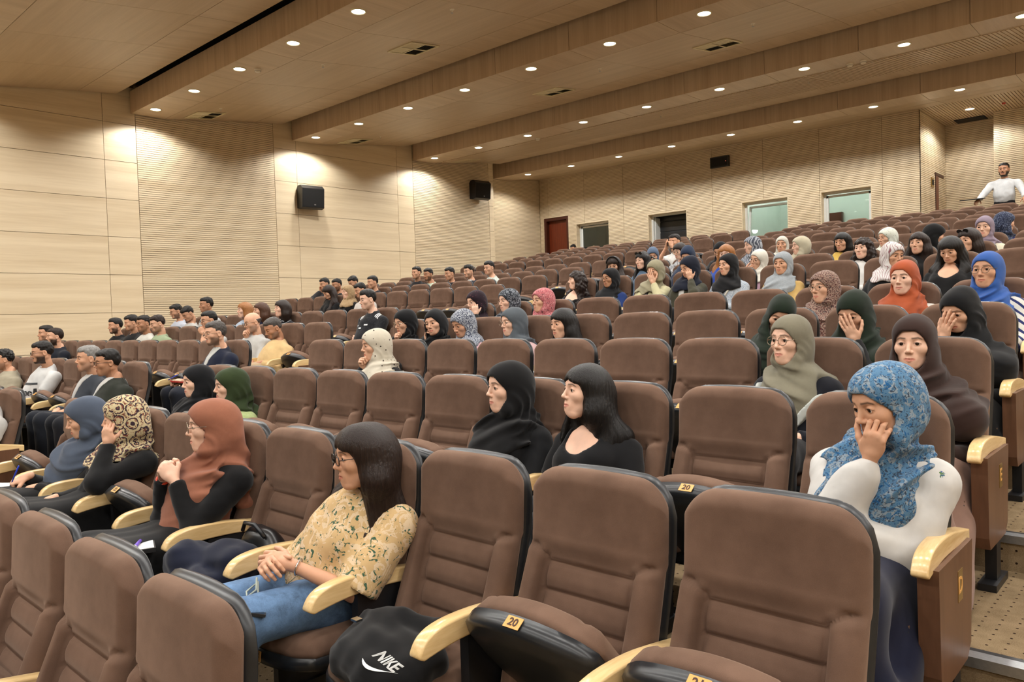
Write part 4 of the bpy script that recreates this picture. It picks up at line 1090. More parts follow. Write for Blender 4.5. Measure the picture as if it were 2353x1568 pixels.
    for sx, J, E, Wp, gest, hdir, hback in A:
        r0 = 0.052*ar+g
        if sleeve == 'tee':
            f.cap(J, J+(E-J)*0.62, r0, r0*0.98, 0.03, cut=0.0)
        elif sleeve == 'none': pass
        elif sleeve == 'elbow':
            f.cap(J, J+(E-J)*0.97, r0+0.012, r0+0.022, 0.03, cut=0.0)
        elif sleeve == 'puff':
            f.cap(J, E, r0+0.004, r0+0.012, 0.04); f.cap(E, E+(Wp-E)*0.75, r0+0.012, r0-0.006, 0.03); f.cap(E+(Wp-E)*0.70, Wp, 0.036, 0.034, 0.012, cut=-0.005)
        else:
            f.cap(J, E, r0, 0.041*ar+g, 0.03); f.cap(E, Wp, 0.041*ar+g, 0.030*ar+g*0.6, 0.025, cut=-0.012)
    X, Y, Z = f.full()
    f.F += waves(X, Y, Z, seed, 40, 0.0042 if sleeve != 'puff' else 0.007, (1, 1, 0.6))+waves(X, Y, Z, seed+1, 85, 0.0016)
    f.put((zlo+0.02)-Z+0*X+0*Y if False else -(Z-(zlo+0.02))+0*X+0*Y, (slice(None),)*3, 0, 'u') if False else None
    f.F = np.maximum(f.F, ((zlo+0.02)-Z).astype(np.float32))
    nk = 0.058+(0.006 if male else 0.0)
    if cover != 'hijab': f.cap(S+np.array([0, 0.015, 0.30]), S+np.array([0, -0.005-neckline*0.5, 0.035-neckline]), nk, nk, 0.012, 's')
    if neckline > 0.02: f.ell(S+np.array([0, -0.11, 0.02-neckline*0.3]), (0.055+neckline, 0.10, 0.05+neckline), 0.01, 's')
    v, q = f.mesh(); v = relax(v, q, 1)
    tm = top or cloth((24, 24, 26))
    to = link(bpy.data.objects.new('top', mesh_np('top', v, q, True, [tm])), root)
    if inner is not None:
        f4 = Fld(S-np.array([0.10, 0.32, 0.36]), S+np.array([0.10, 0.0, 0.09]), gh*0.8); torso(f4, g+0.005)
        X, Y, Z = f4.full(); hw_ = 0.060*np.clip(1-(S[2]+0.05-Z)/inner_len, 0, 1)+0.004
        f4.F += waves(X, Y, Z, seed, 40, 0.0042 if sleeve != 'puff' else 0.007, (1, 1, 0.6)); f4.F = np.maximum(f4.F, np.abs(X-S[0])-hw_); f4.F = np.maximum(f4.F, (S[2]+0.05-inner_len)-Z)
        f4.F = np.maximum(f4.F, Y-(S[1]-0.03)).astype(np.float32)
        f4.cap(S+np.array([0, 0.015, 0.30]), S+np.array([0, -0.005, 0.035]), nk, nk, 0.006, 's')
        v, q = f4.mesh(); link(bpy.data.objects.new('shirt_front', mesh_np('shirt_front', v, q, True, [inner])), root)
    if collar == 'shirt' or collar == 'jacket':
        m_ = MB(); cc = S+np.array([0, 0.010, 0.040]); K = 20; V_ = []; Fs_ = []
        for i in range(K+1):
            a = math.radians(-78+336*i/K-90)          # gap at the front
            a = math.radians(-90+16+328*i/K); ca, sa = math.cos(a), math.sin(a); fr_ = abs(i-K/2)/(K/2)
            ri, ro = nk+0.006, nk+0.026
            V_ += [(cc[0]+ri*ca, cc[1]+ri*sa, cc[2]-0.012-0.02*fr_), (cc[0]+(ri+0.002)*ca, cc[1]+(ri+0.002)*sa, cc[2]+0.030-0.018*fr_), (cc[0]+(ro+0.006*fr_)*ca, cc[1]+(ro+0.008*fr_)*sa, cc[2]-0.010-0.034*fr_)]
        for i in range(K):
            for j in range(2): Fs_.append((i*3+j, (i+1)*3+j, (i+1)*3+j+1, i*3+j+1))
        m_.add(V_, Fs_); m_.obj('collar', collar_mat or tm, to, True)
    # ---- head cover
    def addmesh(name, f, mat, it=1):
        v, q = f.mesh(); v = relax(v, q, it, 0.5); return link(bpy.data.objects.new(name, mesh_np(name, v, q, True, [mat])), root)
    hc = [0.0062, 0.0085, 0.0115][near]
    if cover == 'hijab':
        drop = S[2]-bib-0.10 if not cape else S[2]-0.42
        hiw = 0.27 if not cape else 0.36
        f = Fld((min(H[0], S[0])-hiw, min(H[1], S[1])-0.26-(0.10 if cape else 0), drop), (max(H[0], S[0])+hiw, max(H[1], S[1])+0.24, H[2]+0.155*hs), hc)
        f.ell((0, 0.022, 0.030), (0.0870*hs, 0.1200*hs, 0.1050*hs), 0, rot=frR); f.ell((0, -0.034, 0.046), (0.070*hs, 0.062*hs, 0.064*hs), 0.03, rot=frR)
        f.ell((0, -0.008, -0.038), (0.0710*hs, 0.088*hs, 0.086*hs), 0.03, rot=frR)
        f.ell((0, 0.058, -0.035), (0.082*hs, 0.078*hs, 0.090*hs), 0.04, rot=frR)
        NB = S+np.array([0, 0.012, 0.05])
        f.cap(H+R@np.array([0, 0.012, -0.075])*hs, NB, 0.080, 0.092, 0.04)
        f.capl(fr, (-0.052, -0.030, -0.105), (0.052, -0.030, -0.105), 0.034, 0.034, 0.03)
        # collar roll around the neck and the bib over the chest and shoulders
        f.ell(NB+np.array([0, -0.035, -0.012]), (0.118, 0.112, 0.055), 0.03)
        if cape:
            f.cap(H+R@np.array([0, 0.0, -0.09]), S+np.array([0, -0.03, -0.06]), 0.095, 0.165, 0.06)
            f.ell(S+np.array([0, -0.02, -0.12]), (0.245, 0.165, 0.20), 0.06)
            f.cap(JL+np.array([0.02, -0.02, -0.03]), S*0.6+P*0.4+np.array([0.20, -0.10, 0.02]), 0.085, 0.10, 0.05); f.cap(JR+np.array([-0.02, -0.02, -0.03]), S*0.6+P*0.4+np.array([-0.20, -0.10, 0.02]), 0.085, 0.10, 0.05)
        else:
            if bib > 0.02:
                f2 = Fld.__new__(Fld); f2.lo, f2.h, f2.ax = f.lo, f.h, f.ax; f2.F = np.full(f.F.shape, 1.0, np.float32)
                torso(f2, 0.036, 0.05); f2.ell(S+np.array([0, -0.055, -0.05]), (0.150, 0.120, 0.11), 0.05)
                X, Y, Z = f2.full(); rg_ = np.random.RandomState(seed+9)
                ax_ = np.abs(X-S[0]-0.04*rg_.uniform(-1, 1)*(Y < S[1]))
                dep = np.where(Y < S[1]-0.02, bib*np.clip(1.12-ax_/0.21, 0.25, 1), 0.07+0*Y)
                dep = dep+0.012*np.sin(X*40+seed)
                base_ = f2.F.copy(); f2.F = np.maximum(f2.F, (S[2]-0.02-dep)-Z); f2.F = np.maximum(f2.F, np.abs(X-S[0])-0.150-0.02*np.sin(Y*30+seed)); f2.F = np.maximum(f2.F, Z-(S[2]+0.08)).astype(np.float32)
                if border is not None:
                    f3 = Fld.__new__(Fld); f3.lo, f3.h, f3.ax = f.lo, f.h, f.ax
                    f3.F = np.maximum(base_-0.007, np.maximum((S[2]-0.024-dep)-Z, Z-(S[2]-0.02-dep+0.055))); f3.F = np.maximum(f3.F, np.abs(X-S[0])-0.165).astype(np.float32)
                    f3.F += waves(X, Y, Z, seed+6, 60, 0.003); v_, q_ = f3.mesh(); link(bpy.data.objects.new('scarf_border', mesh_np('scarf_border', relax(v_, q_, 1), q_, True, [border])), root)
                k_ = 0.03; w_ = np.maximum(k_-np.abs(f.F-f2.F), 0); f.F = np.minimum(f.F, f2.F)-w_*w_*(0.25/k_)
        if tail:
            f.cap(H+R@np.array([0.03, 0.10, -0.06]), S+np.array([0.06, 0.09, -0.02]), 0.035, 0.045, 0.03); f.cap(S+np.array([0.06, 0.09, -0.02]), S+np.array([0.12, 0.06, -0.16]), 0.04, 0.05, 0.03)
        # folds: concentric pleats running from the cheeks round the back, diagonal pleats on the bib
        X, Y, Z = f.full(); qx = X-H[0]; qy = Y-H[1]; qz = Z-H[2]
        lx, ly, lz = (qx*R[0, i]+qy*R[1, i]+qz*R[2, i] for i in range(3))
        rg = np.random.RandomState(seed); ph = rg.rand()*6; sg = 1 if rg.rand() < 0.5 else -1
        warp = waves(lx, ly, lz, seed+3, 16, 1.0, n=4); mod = np.clip(0.5+0.55*waves(lx, ly, lz, seed+4, 22, 1.0, n=4), 0.0, 1.2)
        rad = np.sqrt((ly+0.06)**2+(lz+0.095)**2+0.25*lx**2)
        wfold = np.clip((0.035-lz)/0.11, 0.06, 1)*np.clip((ly+0.07)/0.05, 0, 1)
        def fold(t): return np.sin(t)+0.38*np.sin(2*t+0.8)
        f.F += (wfold*mod*0.0052*fold(rad*(105+50*rg.rand())+ph+1.5*warp)).astype(np.float32)
        f.F += (np.clip((-0.085-lz)/0.05, 0, 1)*np.clip((lz+0.30)/0.07, 0.15, 1)*(0.30+mod)*(0.0115 if near == 0 else 0.0085)*fold(lz*62+lx*30*sg+ph+1.8*warp)).astype(np.float32)
        f.F += waves(X, Y, Z, seed+2, 30, 0.0020)
        # face opening
        a_, b_, z_ = 0.0520*hs, 0.0900*hs, -0.026*hs
        u_ = (lz-z_)/b_
        edge = -0.022-0.050*np.clip(u_, -1, 1)**2-0.010*np.clip(-u_, 0, 1)
        op = np.maximum(ly-edge*hs, (np.abs(u_)-1)*b_)
        op = np.maximum(op, (np.sqrt((lx/(0.066*hs))**2+(u_*0.93)**2)-1)*0.05)
        f.put(op.astype(np.float32), (slice(None),)*3, 0.010, 's')
        ho = addmesh('headscarf', f, ccol)
        if band is not None:          # under-scarf band along the forehead
            f = Fld(H-0.12, H+0.15, hc); f.ell((0, 0.014, 0.031), (0.0795*hs, 0.1015*hs, 0.092*hs), 0, rot=frR)
            X, Y, Z = f.full(); lx, ly, lz = ((X-H[0])*R[0, i]+(Y-H[1])*R[1, i]+(Z-H[2])*R[2, i] for i in range(3))
            e = np.sqrt((lx/(a_*0.94))**2+((lz+0.034)/(0.0850*hs))**2)
            f.F = np.maximum(f.F, -np.maximum((e-1)*a_, ly+0.0)); f.F = np.maximum(f.F, (ly-0.0)); f.F = np.maximum(f.F, -lz+0.0).astype(np.float32)
            v, q = f.mesh(); link(bpy.data.objects.new('underscarf', mesh_np('underscarf', v, q, True, [band])), root)
    elif cover == 'hair_short' or cover == 'hair_bald':
        f = Fld(H-0.13, H+0.165, hc*0.8)
        bald = cover == 'hair_bald'
        f.ell((0, 0.018, 0.036), (0.0800*hs, 0.1000*hs, (0.0905 if not bald else 0.084)*hs), 0, rot=frR)
        if not bald:
            q_ = 0.022 if hairdo == 'quiff' else 0.012
            f.ell((0, -0.030, 0.090), (0.062*hs, 0.060*hs, (0.026+q_)*hs), 0.03, rot=frR); f.ell((0, 0.03, 0.085), (0.066*hs, 0.066*hs, 0.046*hs), 0.03, rot=frR)
        X, Y, Z = f.full(); lx, ly, lz = ((X-H[0])*R[0, i]+(Y-H[1])*R[1, i]+(Z-H[2])*R[2, i] for i in range(3))
        f.F += waves(X, Y, Z, seed, 190, 0.0020 if hairdo != 'curly' else 0.005, n=6)
        line = 0.016-0.66*ly; line = np.where(ly < -0.045, np.maximum(line, 0.066+0.15*np.abs(lx)), line)
        line = line+0.012*np.sin(np.clip((ly-0.0)/0.03, -1, 1)*1.5)*0
        ear = np.exp(-((ly-0.012)/0.022)**2)*0.022*(np.abs(lx) > 0.05)
        cut_ = (line+ear-lz)*0.8
        if bald: cut_ = np.maximum(cut_, (lz-0.035))
        f.F = np.maximum(f.F, cut_).astype(np.float32)
        # leave the scalp itself out (keeps hair a shell) only where it would poke through the face
        v, q = f.mesh(); v = relax(v, q, 1, 0.3)
        link(bpy.data.objects.new('hair', mesh_np('hair', v, q, True, [ccol])), root)
    elif cover == 'hair_long':
        L = hem_len = 0.34 if hairdo == 'long' else (0.20 if hairdo == 'bob' else 0.30)
        hc = hc*0.85 if near == 0 else hc; L = L*hair_len
        f = Fld((H[0]-0.26, H[1]-0.24, H[2]-0.26-L), (H[0]+0.26, H[1]+0.24, H[2]+0.155), hc)
        f.ell((0, 0.018, 0.034), (0.0860*hs, 0.1080*hs, 0.0970*hs), 0, rot=frR); f.ell((0, -0.030, 0.052), (0.068*hs, 0.064*hs, 0.060*hs), 0.03, rot=frR)
        f.ell((0, 0.045, -0.03), (0.086*hs, 0.080*hs, 0.090*hs), 0.05, rot=frR)
        if hairdo == 'pony':
            f.cap(H+R@np.array([0, 0.10, 0.06]), H+R@np.array([0, 0.165, 0.02]), 0.030, 0.034, 0.03); f.cap(H+R@np.array([0, 0.165, 0.02]), H+R@np.array([0, 0.155, -0.22]), 0.034, 0.014, 0.03)
        else:
            for sx in (-1, 1):
                a = H+R@np.array([sx*0.056, 0.022, 0.03])*hs; b = H+R@np.array([sx*0.066, 0.026, -0.085])*hs
                c1 = np.array([S[0]+sx*0.088, S[1]-0.030, S[2]+0.015]); c2 = np.array([S[0]+sx*0.100, S[1]-0.130, S[2]-0.02-L*0.30]); c3 = np.array([S[0]+sx*0.090, S[1]-0.150, S[2]-0.02-L*0.80])
                f.cap(a, b, 0.036, 0.042, 0.06)
                if hairdo == 'bob': f.cap(b, b+np.array([sx*0.004, 0.0, -0.075]), 0.044, 0.030, 0.05); continue
                o1 = np.array([S[0]+sx*0.125, S[1]+0.005, S[2]+0.005]); o2 = np.array([S[0]+sx*0.145, S[1]-0.045, S[2]-0.05-L*0.45])
                f.cap(b, o1, 0.040, 0.046, 0.06); f.cap(o1, o2, 0.050, 0.022, 0.05)
                f.cap(b, c1, 0.042, 0.048, 0.06); f.cap(c1, c2, 0.048, 0.044, 0.05); f.cap(c2, c3, 0.040, 0.014 if hairdo != 'curly' else 0.03, 0.04)
            if hairdo == 'bob': f.cap(H+R@np.array([0, 0.06, -0.02]), H+R@np.array([0, 0.055, -0.13]), 0.066, 0.060, 0.06)
            else:
                f.cap(H+R@np.array([0, 0.065, -0.03]), S+np.array([0, 0.06, -0.06]), 0.066, 0.082, 0.06)
                f.ell(S+np.array([0, 0.06, -0.08]), (0.125, 0.055, 0.16), 0.06)
        X, Y, Z = f.full(); lx, ly, lz = ((X-H[0])*R[0, i]+(Y-H[1])*R[1, i]+(Z-H[2])*R[2, i] for i in range(3))
        an_ = np.arctan2(lx, ly+0.35)
        th_ = np.arctan2(lx, -(ly-0.02)); f.F += ((0.0022 if near == 0 else 0.0028)*np.sin(th_*(34 if near == 0 else 22)+2.4*np.sin(Z*(16 if hairdo != 'curly' else 60)+th_*3+seed))*np.clip((0.10-lz)/0.08, 0.2, 1)).astype(np.float32)+waves(X, Y, Z, seed, 50 if hairdo != 'curly' else 110, 0.0026 if hairdo != 'curly' else 0.006, (1, 1, 0.25) if hairdo != 'curly' else (1, 1, 1))
        u_ = (lz+0.042*hs)/(0.096*hs)
        edge = -0.040-0.038*np.clip(u_, 0, 1)**2+0.016*np.clip(-u_, 0, 1)
        op = np.maximum(ly-edge*hs, (u_-1)*0.06+np.maximum(lz-0.010, 0)*np.abs(lx-0.006)*11)
        op = np.maximum(op, np.abs(lx)-(0.066+0.010*np.clip(-u_, 0, 2))*hs)
        f.put(op.astype(np.float32), (slice(None),)*3, 0.012, 's')
        v, q = f.mesh(); v = relax(v, q, 1, 0.4); link(bpy.data.objects.new('hair', mesh_np('hair', v, q, True, [ccol])), root)
    # ---- glasses
    if glasses:
        m_ = MB(); rx, rz = (0.0235, 0.0215) if glasses == 'round' else (0.026, 0.0165); K = 18
        T = lambda p: tuple(R@(np.array(p)*hs)+H)
        for sx in (-1, 1):
            ring = []
            for i in range(K):
                a = 2*math.pi*i/K; ca, sa = math.cos(a), math.sin(a)
                if glasses != 'round': ca = math.copysign(abs(ca)**0.6, ca); sa = math.copysign(abs(sa)**0.6, sa)
                ring.append(T((sx*0.0325+rx*ca, -0.104+0.30*abs(sx*0.0325+rx*ca-0)**1.5*0.5, 0.006+rz*sa)))
            m_.tube(ring, 0.0016 if glasses == 'round' else 0.0022, 5, True)
            m_.tube([T((sx*0.058, -0.101, 0.010)), T((sx*0.078, -0.03, 0.012)), T((sx*0.080, 0.02, 0.004))], 0.0016, 5)
        m_.tube([T((-0.009, -0.105, 0.010)), T((0, -0.108, 0.012)), T((0.009, -0.105, 0.010))], 0.0016, 5)
        m_.obj('glasses', M['frame_metal' if glasses == 'round' else 'frame_dark'], root, True)
    return dict(root=root, H=H, R=R, S=S, P=P, A=A, hands=hand_fr, top=to)
# ------------------------------------------------------------------ the audience: (row, seat, head offset from the seat base)
POS = {'floral':(0,3,0.150,-0.150,1.022), 'orange':(0,5,0.120,-0.180,1.053), 'paisley':(0,7,0.120,-0.162,1.015), 'grayblue':(0,8,0.140,-0.185,0.981), 'whiteshirt':(0,12,0.000,-0.200,1.050), 'blackhij':(1,3,0.037,-0.200,1.019), 'blackhair':(1,2,-0.043,-0.200,1.021), 'bluepais':(1,0,0.130,-0.300,1.050), 'greenD':(1,8,0.070,-0.221,0.925), 'blackD':(1,9,0.080,-0.211,0.936), 'manglass':(1,12,-0.090,-0.200,1.046), 'mangrey':(1,13,0.034,-0.220,1.077), 'tshirt':(1,16,0.120,-0.165,1.118), 'curly':(1,18,-0.141,-0.200,1.021), 'brown':(2,0,-0.013,-0.200,1.030), 'olive':(2,1,-0.022,-0.220,1.041), 'dotted':(2,7,-0.067,-0.220,1.008), 'suit':(2,12,-0.003,-0.200,1.119), 'beardL':(2,21,0.005,-0.200,1.108), 'behindL':(2,22,0.100,-0.179,1.155), 'niqab':(3,0,0.020,-0.220,1.002), 'greenR':(3,1,0.018,-0.250,1.005), 'greenL':(3,2,0.123,-0.250,1.002), 'longhair':(3,5,-0.047,-0.200,0.974), 'grayhij':(3,6,-0.040,-0.200,0.994), 'bandana':(3,7,-0.103,-0.200,0.992), 'phone':(3,8,0.134,-0.250,1.007), 'glassblk':(3,9,0.120,-0.146,1.017), 'yellow':(3,13,-0.049,-0.200,0.986), 'bald':(3,14,0.020,-0.200,1.067), 'white':(3,16,-0.016,-0.200,1.110), 'f1':(3,19,0.025,-0.200,1.094), 'f2':(3,20,0.079,-0.200,1.102), 'f3':(3,21,0.100,-0.172,1.123), 'f4':(3,22,0.071,-0.200,1.084), 'blue':(4,0,0.015,-0.150,1.097), 'orangeG':(4,1,0.054,-0.150,1.073), 'pinkpais':(4,2,0.059,-0.200,1.031), 'redfl':(4,7,0.032,-0.200,1.033), 'greyfl':(4,8,0.121,-0.200,1.049), 'purple':(4,9,0.120,-0.129,1.054), 'polo':(4,12,-0.065,-0.200,1.146), 'bwgirl':(4,16,0.100,-0.183,1.097), 'brgirl':(4,17,0.089,-0.200,1.081), 'gingirl':(4,18,0.100,-0.164,1.102), 'g20':(4,20,0.035,-0.200,1.220), 'g21':(4,21,0.024,-0.250,1.093), 'g22':(4,22,0.021,-0.200,1.143), 'tank':(6,9,0.100,-0.200,1.010), 'bluebl':(6,8,0.080,-0.200,1.009), 'trench':(6,7,0.180,-0.190,1.062), 'navyol':(6,6,0.117,-0.250,1.070), 'knit':(6,5,0.023,-0.200,1.065), 'yellowj':(6,4,0.078,-0.150,1.040), 'scrib':(6,2,0.091,-0.200,1.042), 'lookdn':(6,1,0.020,-0.150,1.060), 'tanL':(6,18,0.023,-0.200,1.077), 'lookdL':(6,19,0.024,-0.220,1.101), 'hairL':(6,17,-0.161,-0.200,1.091), 'wavy':(7,3,0.085,-0.150,1.049), 'headband':(7,9,0.030,-0.200,1.088), 'sungl':(7,8,-0.042,-0.200,1.116), 'navy2':(7,7,0.105,-0.200,1.134), 'redhair':(7,6,0.097,-0.200,1.110), 'whitepink':(7,5,-0.006,-0.250,1.005), 'longbr':(7,2,0.103,-0.150,1.059), 'sunhead':(7,1,0.025,-0.150,1.054), 't19':(7,19,-0.019,-0.200,1.131), 't20':(7,20,-0.077,-0.200,1.163), 't21':(7,21,-0.083,-0.200,1.140), 't22':(7,22,0.042,-0.200,1.179), 'pony':(8,8,0.007,-0.200,1.133), 'steel':(8,9,0.094,-0.200,1.104), 'denimb':(8,7,0.104,-0.200,1.082), 'swirl':(8,6,0.030,-0.200,1.121), 'cream':(8,5,0.140,-0.180,1.060), 'yellowt':(8,4,0.117,-0.150,1.068), 'lime':(8,3,0.103,-0.150,1.069), 'hood':(8,2,0.084,-0.150,1.056), 'lav':(8,1,0.043,-0.150,1.098), 'm15':(8,15,-0.064,-0.200,1.137), 'm16':(8,16,-0.048,-0.200,1.106), 'm17':(8,17,-0.022,-0.200,1.097), 'm18':(8,18,-0.086,-0.200,1.117), 'm19':(8,19,0.113,-0.200,1.172), 'creamw':(9,6,0.080,-0.200,1.026), 'dkblue':(9,1,0.148,-0.200,1.058), 'phoneguy':(9,9,-0.041,-0.250,1.217)}
OUT = {}
def pp(key, label, near=1, **kw):
    n, k, hx, hy, hz = POS[key]
    OUT[key] = person(label, n, seat_x(n, k), (hx, hy, hz), near=near, seatk=k, **kw); return OUT[key]
def man(key, label, near=2, **kw):
    kw.setdefault('male', True); kw.setdefault('cover', 'hair_short'); kw.setdefault('ccol', HAIR['black']); kw.setdefault('tone', 'mid'); kw.setdefault('beard', 0.45); kw.setdefault('hs', 1.02)
    return pp(key, label, near, **kw)
BLK = cloth((20, 20, 22)); NVY = cloth((22, 27, 42)); WHT = cloth((212, 210, 205)); CRM = cloth((226, 214, 190)); JEAN = denim((84, 112, 146)); DJEAN = denim((40, 52, 78)); GRY = cloth((62, 66, 74)); KHK = cloth((196, 168, 130))

# --- third row of seats on the left-hand page of the photograph, nearest the camera
pp('floral', 'long-haired woman with glasses in a yellow floral shirt and light jeans', 0, yaw=-22, pitch=4, cover='hair_long', hairdo='long', ccol=HAIR['dkbrown'], glasses='rect', tone='mid',
   top=cloth((232, 192, 128), 'floral', (244, 214, 170), (66, 104, 78), 0.62), hair_len=1.35, sleeve='elbow', bottom=JEAN,
   arms=({'w': (0.085, -0.43, 0.675), 'dir': (-0.75, -0.55, 0.25), 'back': (0.3, -0.5, 0.8), 'gest': 'cup'}, {'w': (-0.02, -0.46, 0.665), 'dir': (0.75, -0.5, 0.3), 'back': (-0.3, -0.5, 0.8), 'gest': 'cup'}))
pp('orange', 'woman in a terracotta headscarf and black sweater with clasped hands', 0, yaw=-22, pitch=2, ccol=cloth((178, 112, 82), 'shade', (160, 96, 70)), top=BLK, glasses='round', tone='fair', arms=('clasp', 'clasp'), bib=0.36, tail=True, skirt=True, bottom=BLK)
pp('paisley', 'woman in a cream paisley headscarf resting a finger on her temple', 0, yaw=-30, pitch=6, ccol=cloth((226, 206, 156), 'paisley', (64, 44, 58), (138, 66, 48), 1.0), top=BLK, tone='light', arms=('temple', {'w': (-0.02, -0.50, 0.60), 'dir': (0.1, -0.95, -0.2), 'back': (0, 0, 1)}), bib=0.03, tail=True, skirt=True, bottom=BLK)
pp('grayblue', 'woman in a slate blue headscarf writing in a notebook', 0, yaw=-14, pitch=14, ccol=cloth((84, 96, 116)), top=BLK, tone='light', arms=('lap', {'w': (0.02, -0.48, 0.66), 'dir': (-0.35, -0.85, -0.35), 'back': (0.1, -0.4, 0.9), 'gest': 'fist'}), bib=0.30, skirt=True, bottom=BLK)
man('whiteshirt', 'person in a loose white shirt cut off by the left picture edge', 1, top=WHT, seatk=None) if False else pp('whiteshirt', 'person in a loose white shirt cut off by the left picture edge', 1, male=True, cover='hair_short', ccol=HAIR['black'], tone='mid', top=WHT)

# --- row with the letter D plate
pp('blackhij', 'woman in a black headscarf and black shirt with a crescent pendant', 0, yaw=-20, pitch=0, ccol=BLK, top=cloth((24, 25, 28)), tone='fair', bib=0.12, arms=('lap', 'lap'))
pp('blackhair', 'woman with long black hair and fringe in a black short-sleeved top', 0, yaw=-26, pitch=-6, cover='hair_long', hairdo='long', ccol=HAIR['black'], top=cloth((20, 20, 23)), sleeve='tee', tone='fair', neckline=0.03, hair_len=1.1, arms=('lap', {'w': (-0.10, -0.42, 0.62), 'dir': (0.4, -0.8, -0.3), 'back': (0, -0.3, 1)}))
pp('bluepais', 'woman in a blue patterned headscarf and white blouse leaning on her hand', 0, yaw=-32, pitch=16, roll=-4, ccol=cloth((88, 138, 178), 'scarf', (150, 168, 182), (58, 76, 98), 1.3), band=cloth((38, 92, 134)), top=cloth((222, 219, 214), 'sprig', (70, 104, 170), (86, 130, 60)), sleeve='puff', tone='mid', bib=0.40, arms=({'w': (0.06, -0.46, 0.67), 'dir': (-0.75, -0.5, -0.25), 'back': (0, -0.6, 0.8), 'pole': (0.35, 0.4, -0.8)}, {'base': 'cheekcross', 'pole': (-0.35, -0.35, -1)}), skirt=True, bottom=cloth((26, 30, 56)), lean=0.06)
pp('greenD', 'woman in an olive green headscarf and pale lime jacket', 0, yaw=-14, pitch=4, ccol=cloth((52, 68, 34)), top=cloth((196, 214, 142), 'knit', (182, 202, 126)), tone='fair', bib=0.10, tail=True)
pp('blackD', 'woman in a black headscarf and navy embroidered jacket beside the centre aisle', 0, yaw=-10, pitch=4, ccol=cloth((22, 23, 27)), top=cloth((24, 38, 50), 'dots', (190, 196, 196), (160, 110, 60), 1.5), tone='fair', bib=0.10)
man('manglass', 'moustached man with dark glasses in a dark green jacket', 1, yaw=-10, pitch=4, glasses='rect', tone='tan', beard=0.25, top=cloth((44, 48, 40)), inner=WHT, inner_len=0.14, collar='shirt', collar_mat=WHT, arms=('lap', 'cross'), fat=0.02, bottom=cloth((30, 32, 40)))
man('mangrey', 'grey-haired man in a grey suit over a white shirt', 1, yaw=-10, pitch=0, ccol=HAIR['grey'], grey=True, tone='mid', beard=0.3, top=cloth((66, 72, 82)), inner=WHT, collar='shirt', collar_mat=WHT, arms=('lap', 'lap'), bottom=cloth((40, 44, 54)))
r = man('tshirt', 'bearded man with glasses in a white printed T-shirt', 1, yaw=-8, pitch=6, glasses='rect', beard=0.9, top=cloth((230, 230, 228)), sleeve='tee', arms=('lap', 'lap'), bottom=cloth((66, 70, 80)))
man('curly', 'man with curly dark hair in a beige quilted waistcoat, left picture edge', 1, yaw=-12, pitch=4, hairdo='curly', top=cloth((176, 166, 140)), beard=0.5)

# --- row behind it
pp('brown', 'woman in a dark brown headscarf and brown cape at the stepped aisle', 0, yaw=2, pitch=4, ccol=cloth((58, 38, 32)), top=cloth((56, 37, 31)), tone='fair', cape=True, skirt=True, bottom=cloth((160, 124, 108)), arms=('lap', 'lap'))
pp('olive', 'woman in a sage headscarf with white border and round glasses', 0, yaw=-14, pitch=0, ccol=cloth((140, 134, 112), 'shade', (126, 120, 98)), top=cloth((24, 26, 36)), tone='fair', glasses='round', bib=0.19, border=cloth((206, 212, 206)), arms=('lap', 'lap'))
pp('dotted', 'woman in a cream dotted headscarf holding her chin', 0, yaw=-22, pitch=6, ccol=cloth((222, 212, 190), 'dots', (52, 42, 38), (96, 78, 60), 1.7), top=cloth((24, 25, 29)), collar='hood', tone='light', bib=0.20, arms=('lap', 'chin'))
man('suit', 'bearded man with glasses in a navy suit holding a notebook', 1, yaw=-8, pitch=4, glasses='round', tone='light', beard=0.7, ccol=HAIR['greyblack'], top=cloth((24, 32, 56)), inner=cloth((206, 206, 200)), collar='shirt', collar_mat=cloth((206, 206, 200)), arms=({'w': (0.06, -0.50, 0.64), 'dir': (-0.6, -0.7, 0.1), 'back': (0, -0.2, 1)}, {'w': (-0.06, -0.56, 0.66), 'dir': (0.2, -0.9, 0.1), 'back': (0, -0.3, 1), 'gest': 'fist'}), bottom=cloth((38, 42, 54)))
man('beardL', 'bearded man in a dark jacket and orange collar near the side wall', 2, yaw=-6, beard=0.9, tone='light', ccol=HAIR['dkbrown'], top=cloth((26, 32, 44)), collar='shirt', collar_mat=cloth((206, 140, 40)))
man('behindL', 'man mostly hidden behind the bearded man in the dark jacket', 2, top=BLK)

# --- next row
pp('niqab', 'woman in a long black veil covering her eyes with one hand', 0, yaw=-16, pitch=20, ccol=cloth((16, 17, 20)), top=cloth((17, 18, 21)), cape=True, tone='light', arms=('lap', 'cover'), skirt=True, bottom=cloth((16, 17, 20)))
pp('greenR', 'woman in a dark green veil hiding her face with a ringed hand', 0, yaw=-8, pitch=24, ccol=cloth((26, 40, 26)), top=BLK, cape=True, tone='light', arms=('cover', 'lap'), skirt=True, bottom=BLK)
pp('greenL', 'woman in a dark green veil leaning behind the sage headscarf', 0, yaw=20, pitch=26, roll=14, ccol=cloth((27, 41, 27)), top=BLK, cape=True, tone='light', arms=('temple', 'lap'), skirt=True, bottom=BLK)
pp('longhair', 'woman with long straight dark hair in a pale striped shirt', 1, yaw=-14, pitch=6, cover='hair_long', hairdo='long', ccol=HAIR['black'], top=cloth((214, 222, 232), 'stripe', (150, 166, 190), None, 2.5), tone='light', collar='shirt')
pp('grayhij', 'woman in a grey headscarf and round glasses wearing pink', 1, yaw=-16, pitch=4, ccol=cloth((92, 100, 108)), top=cloth((232, 190, 190)), glasses='round', tone='fair', bib=0.07)
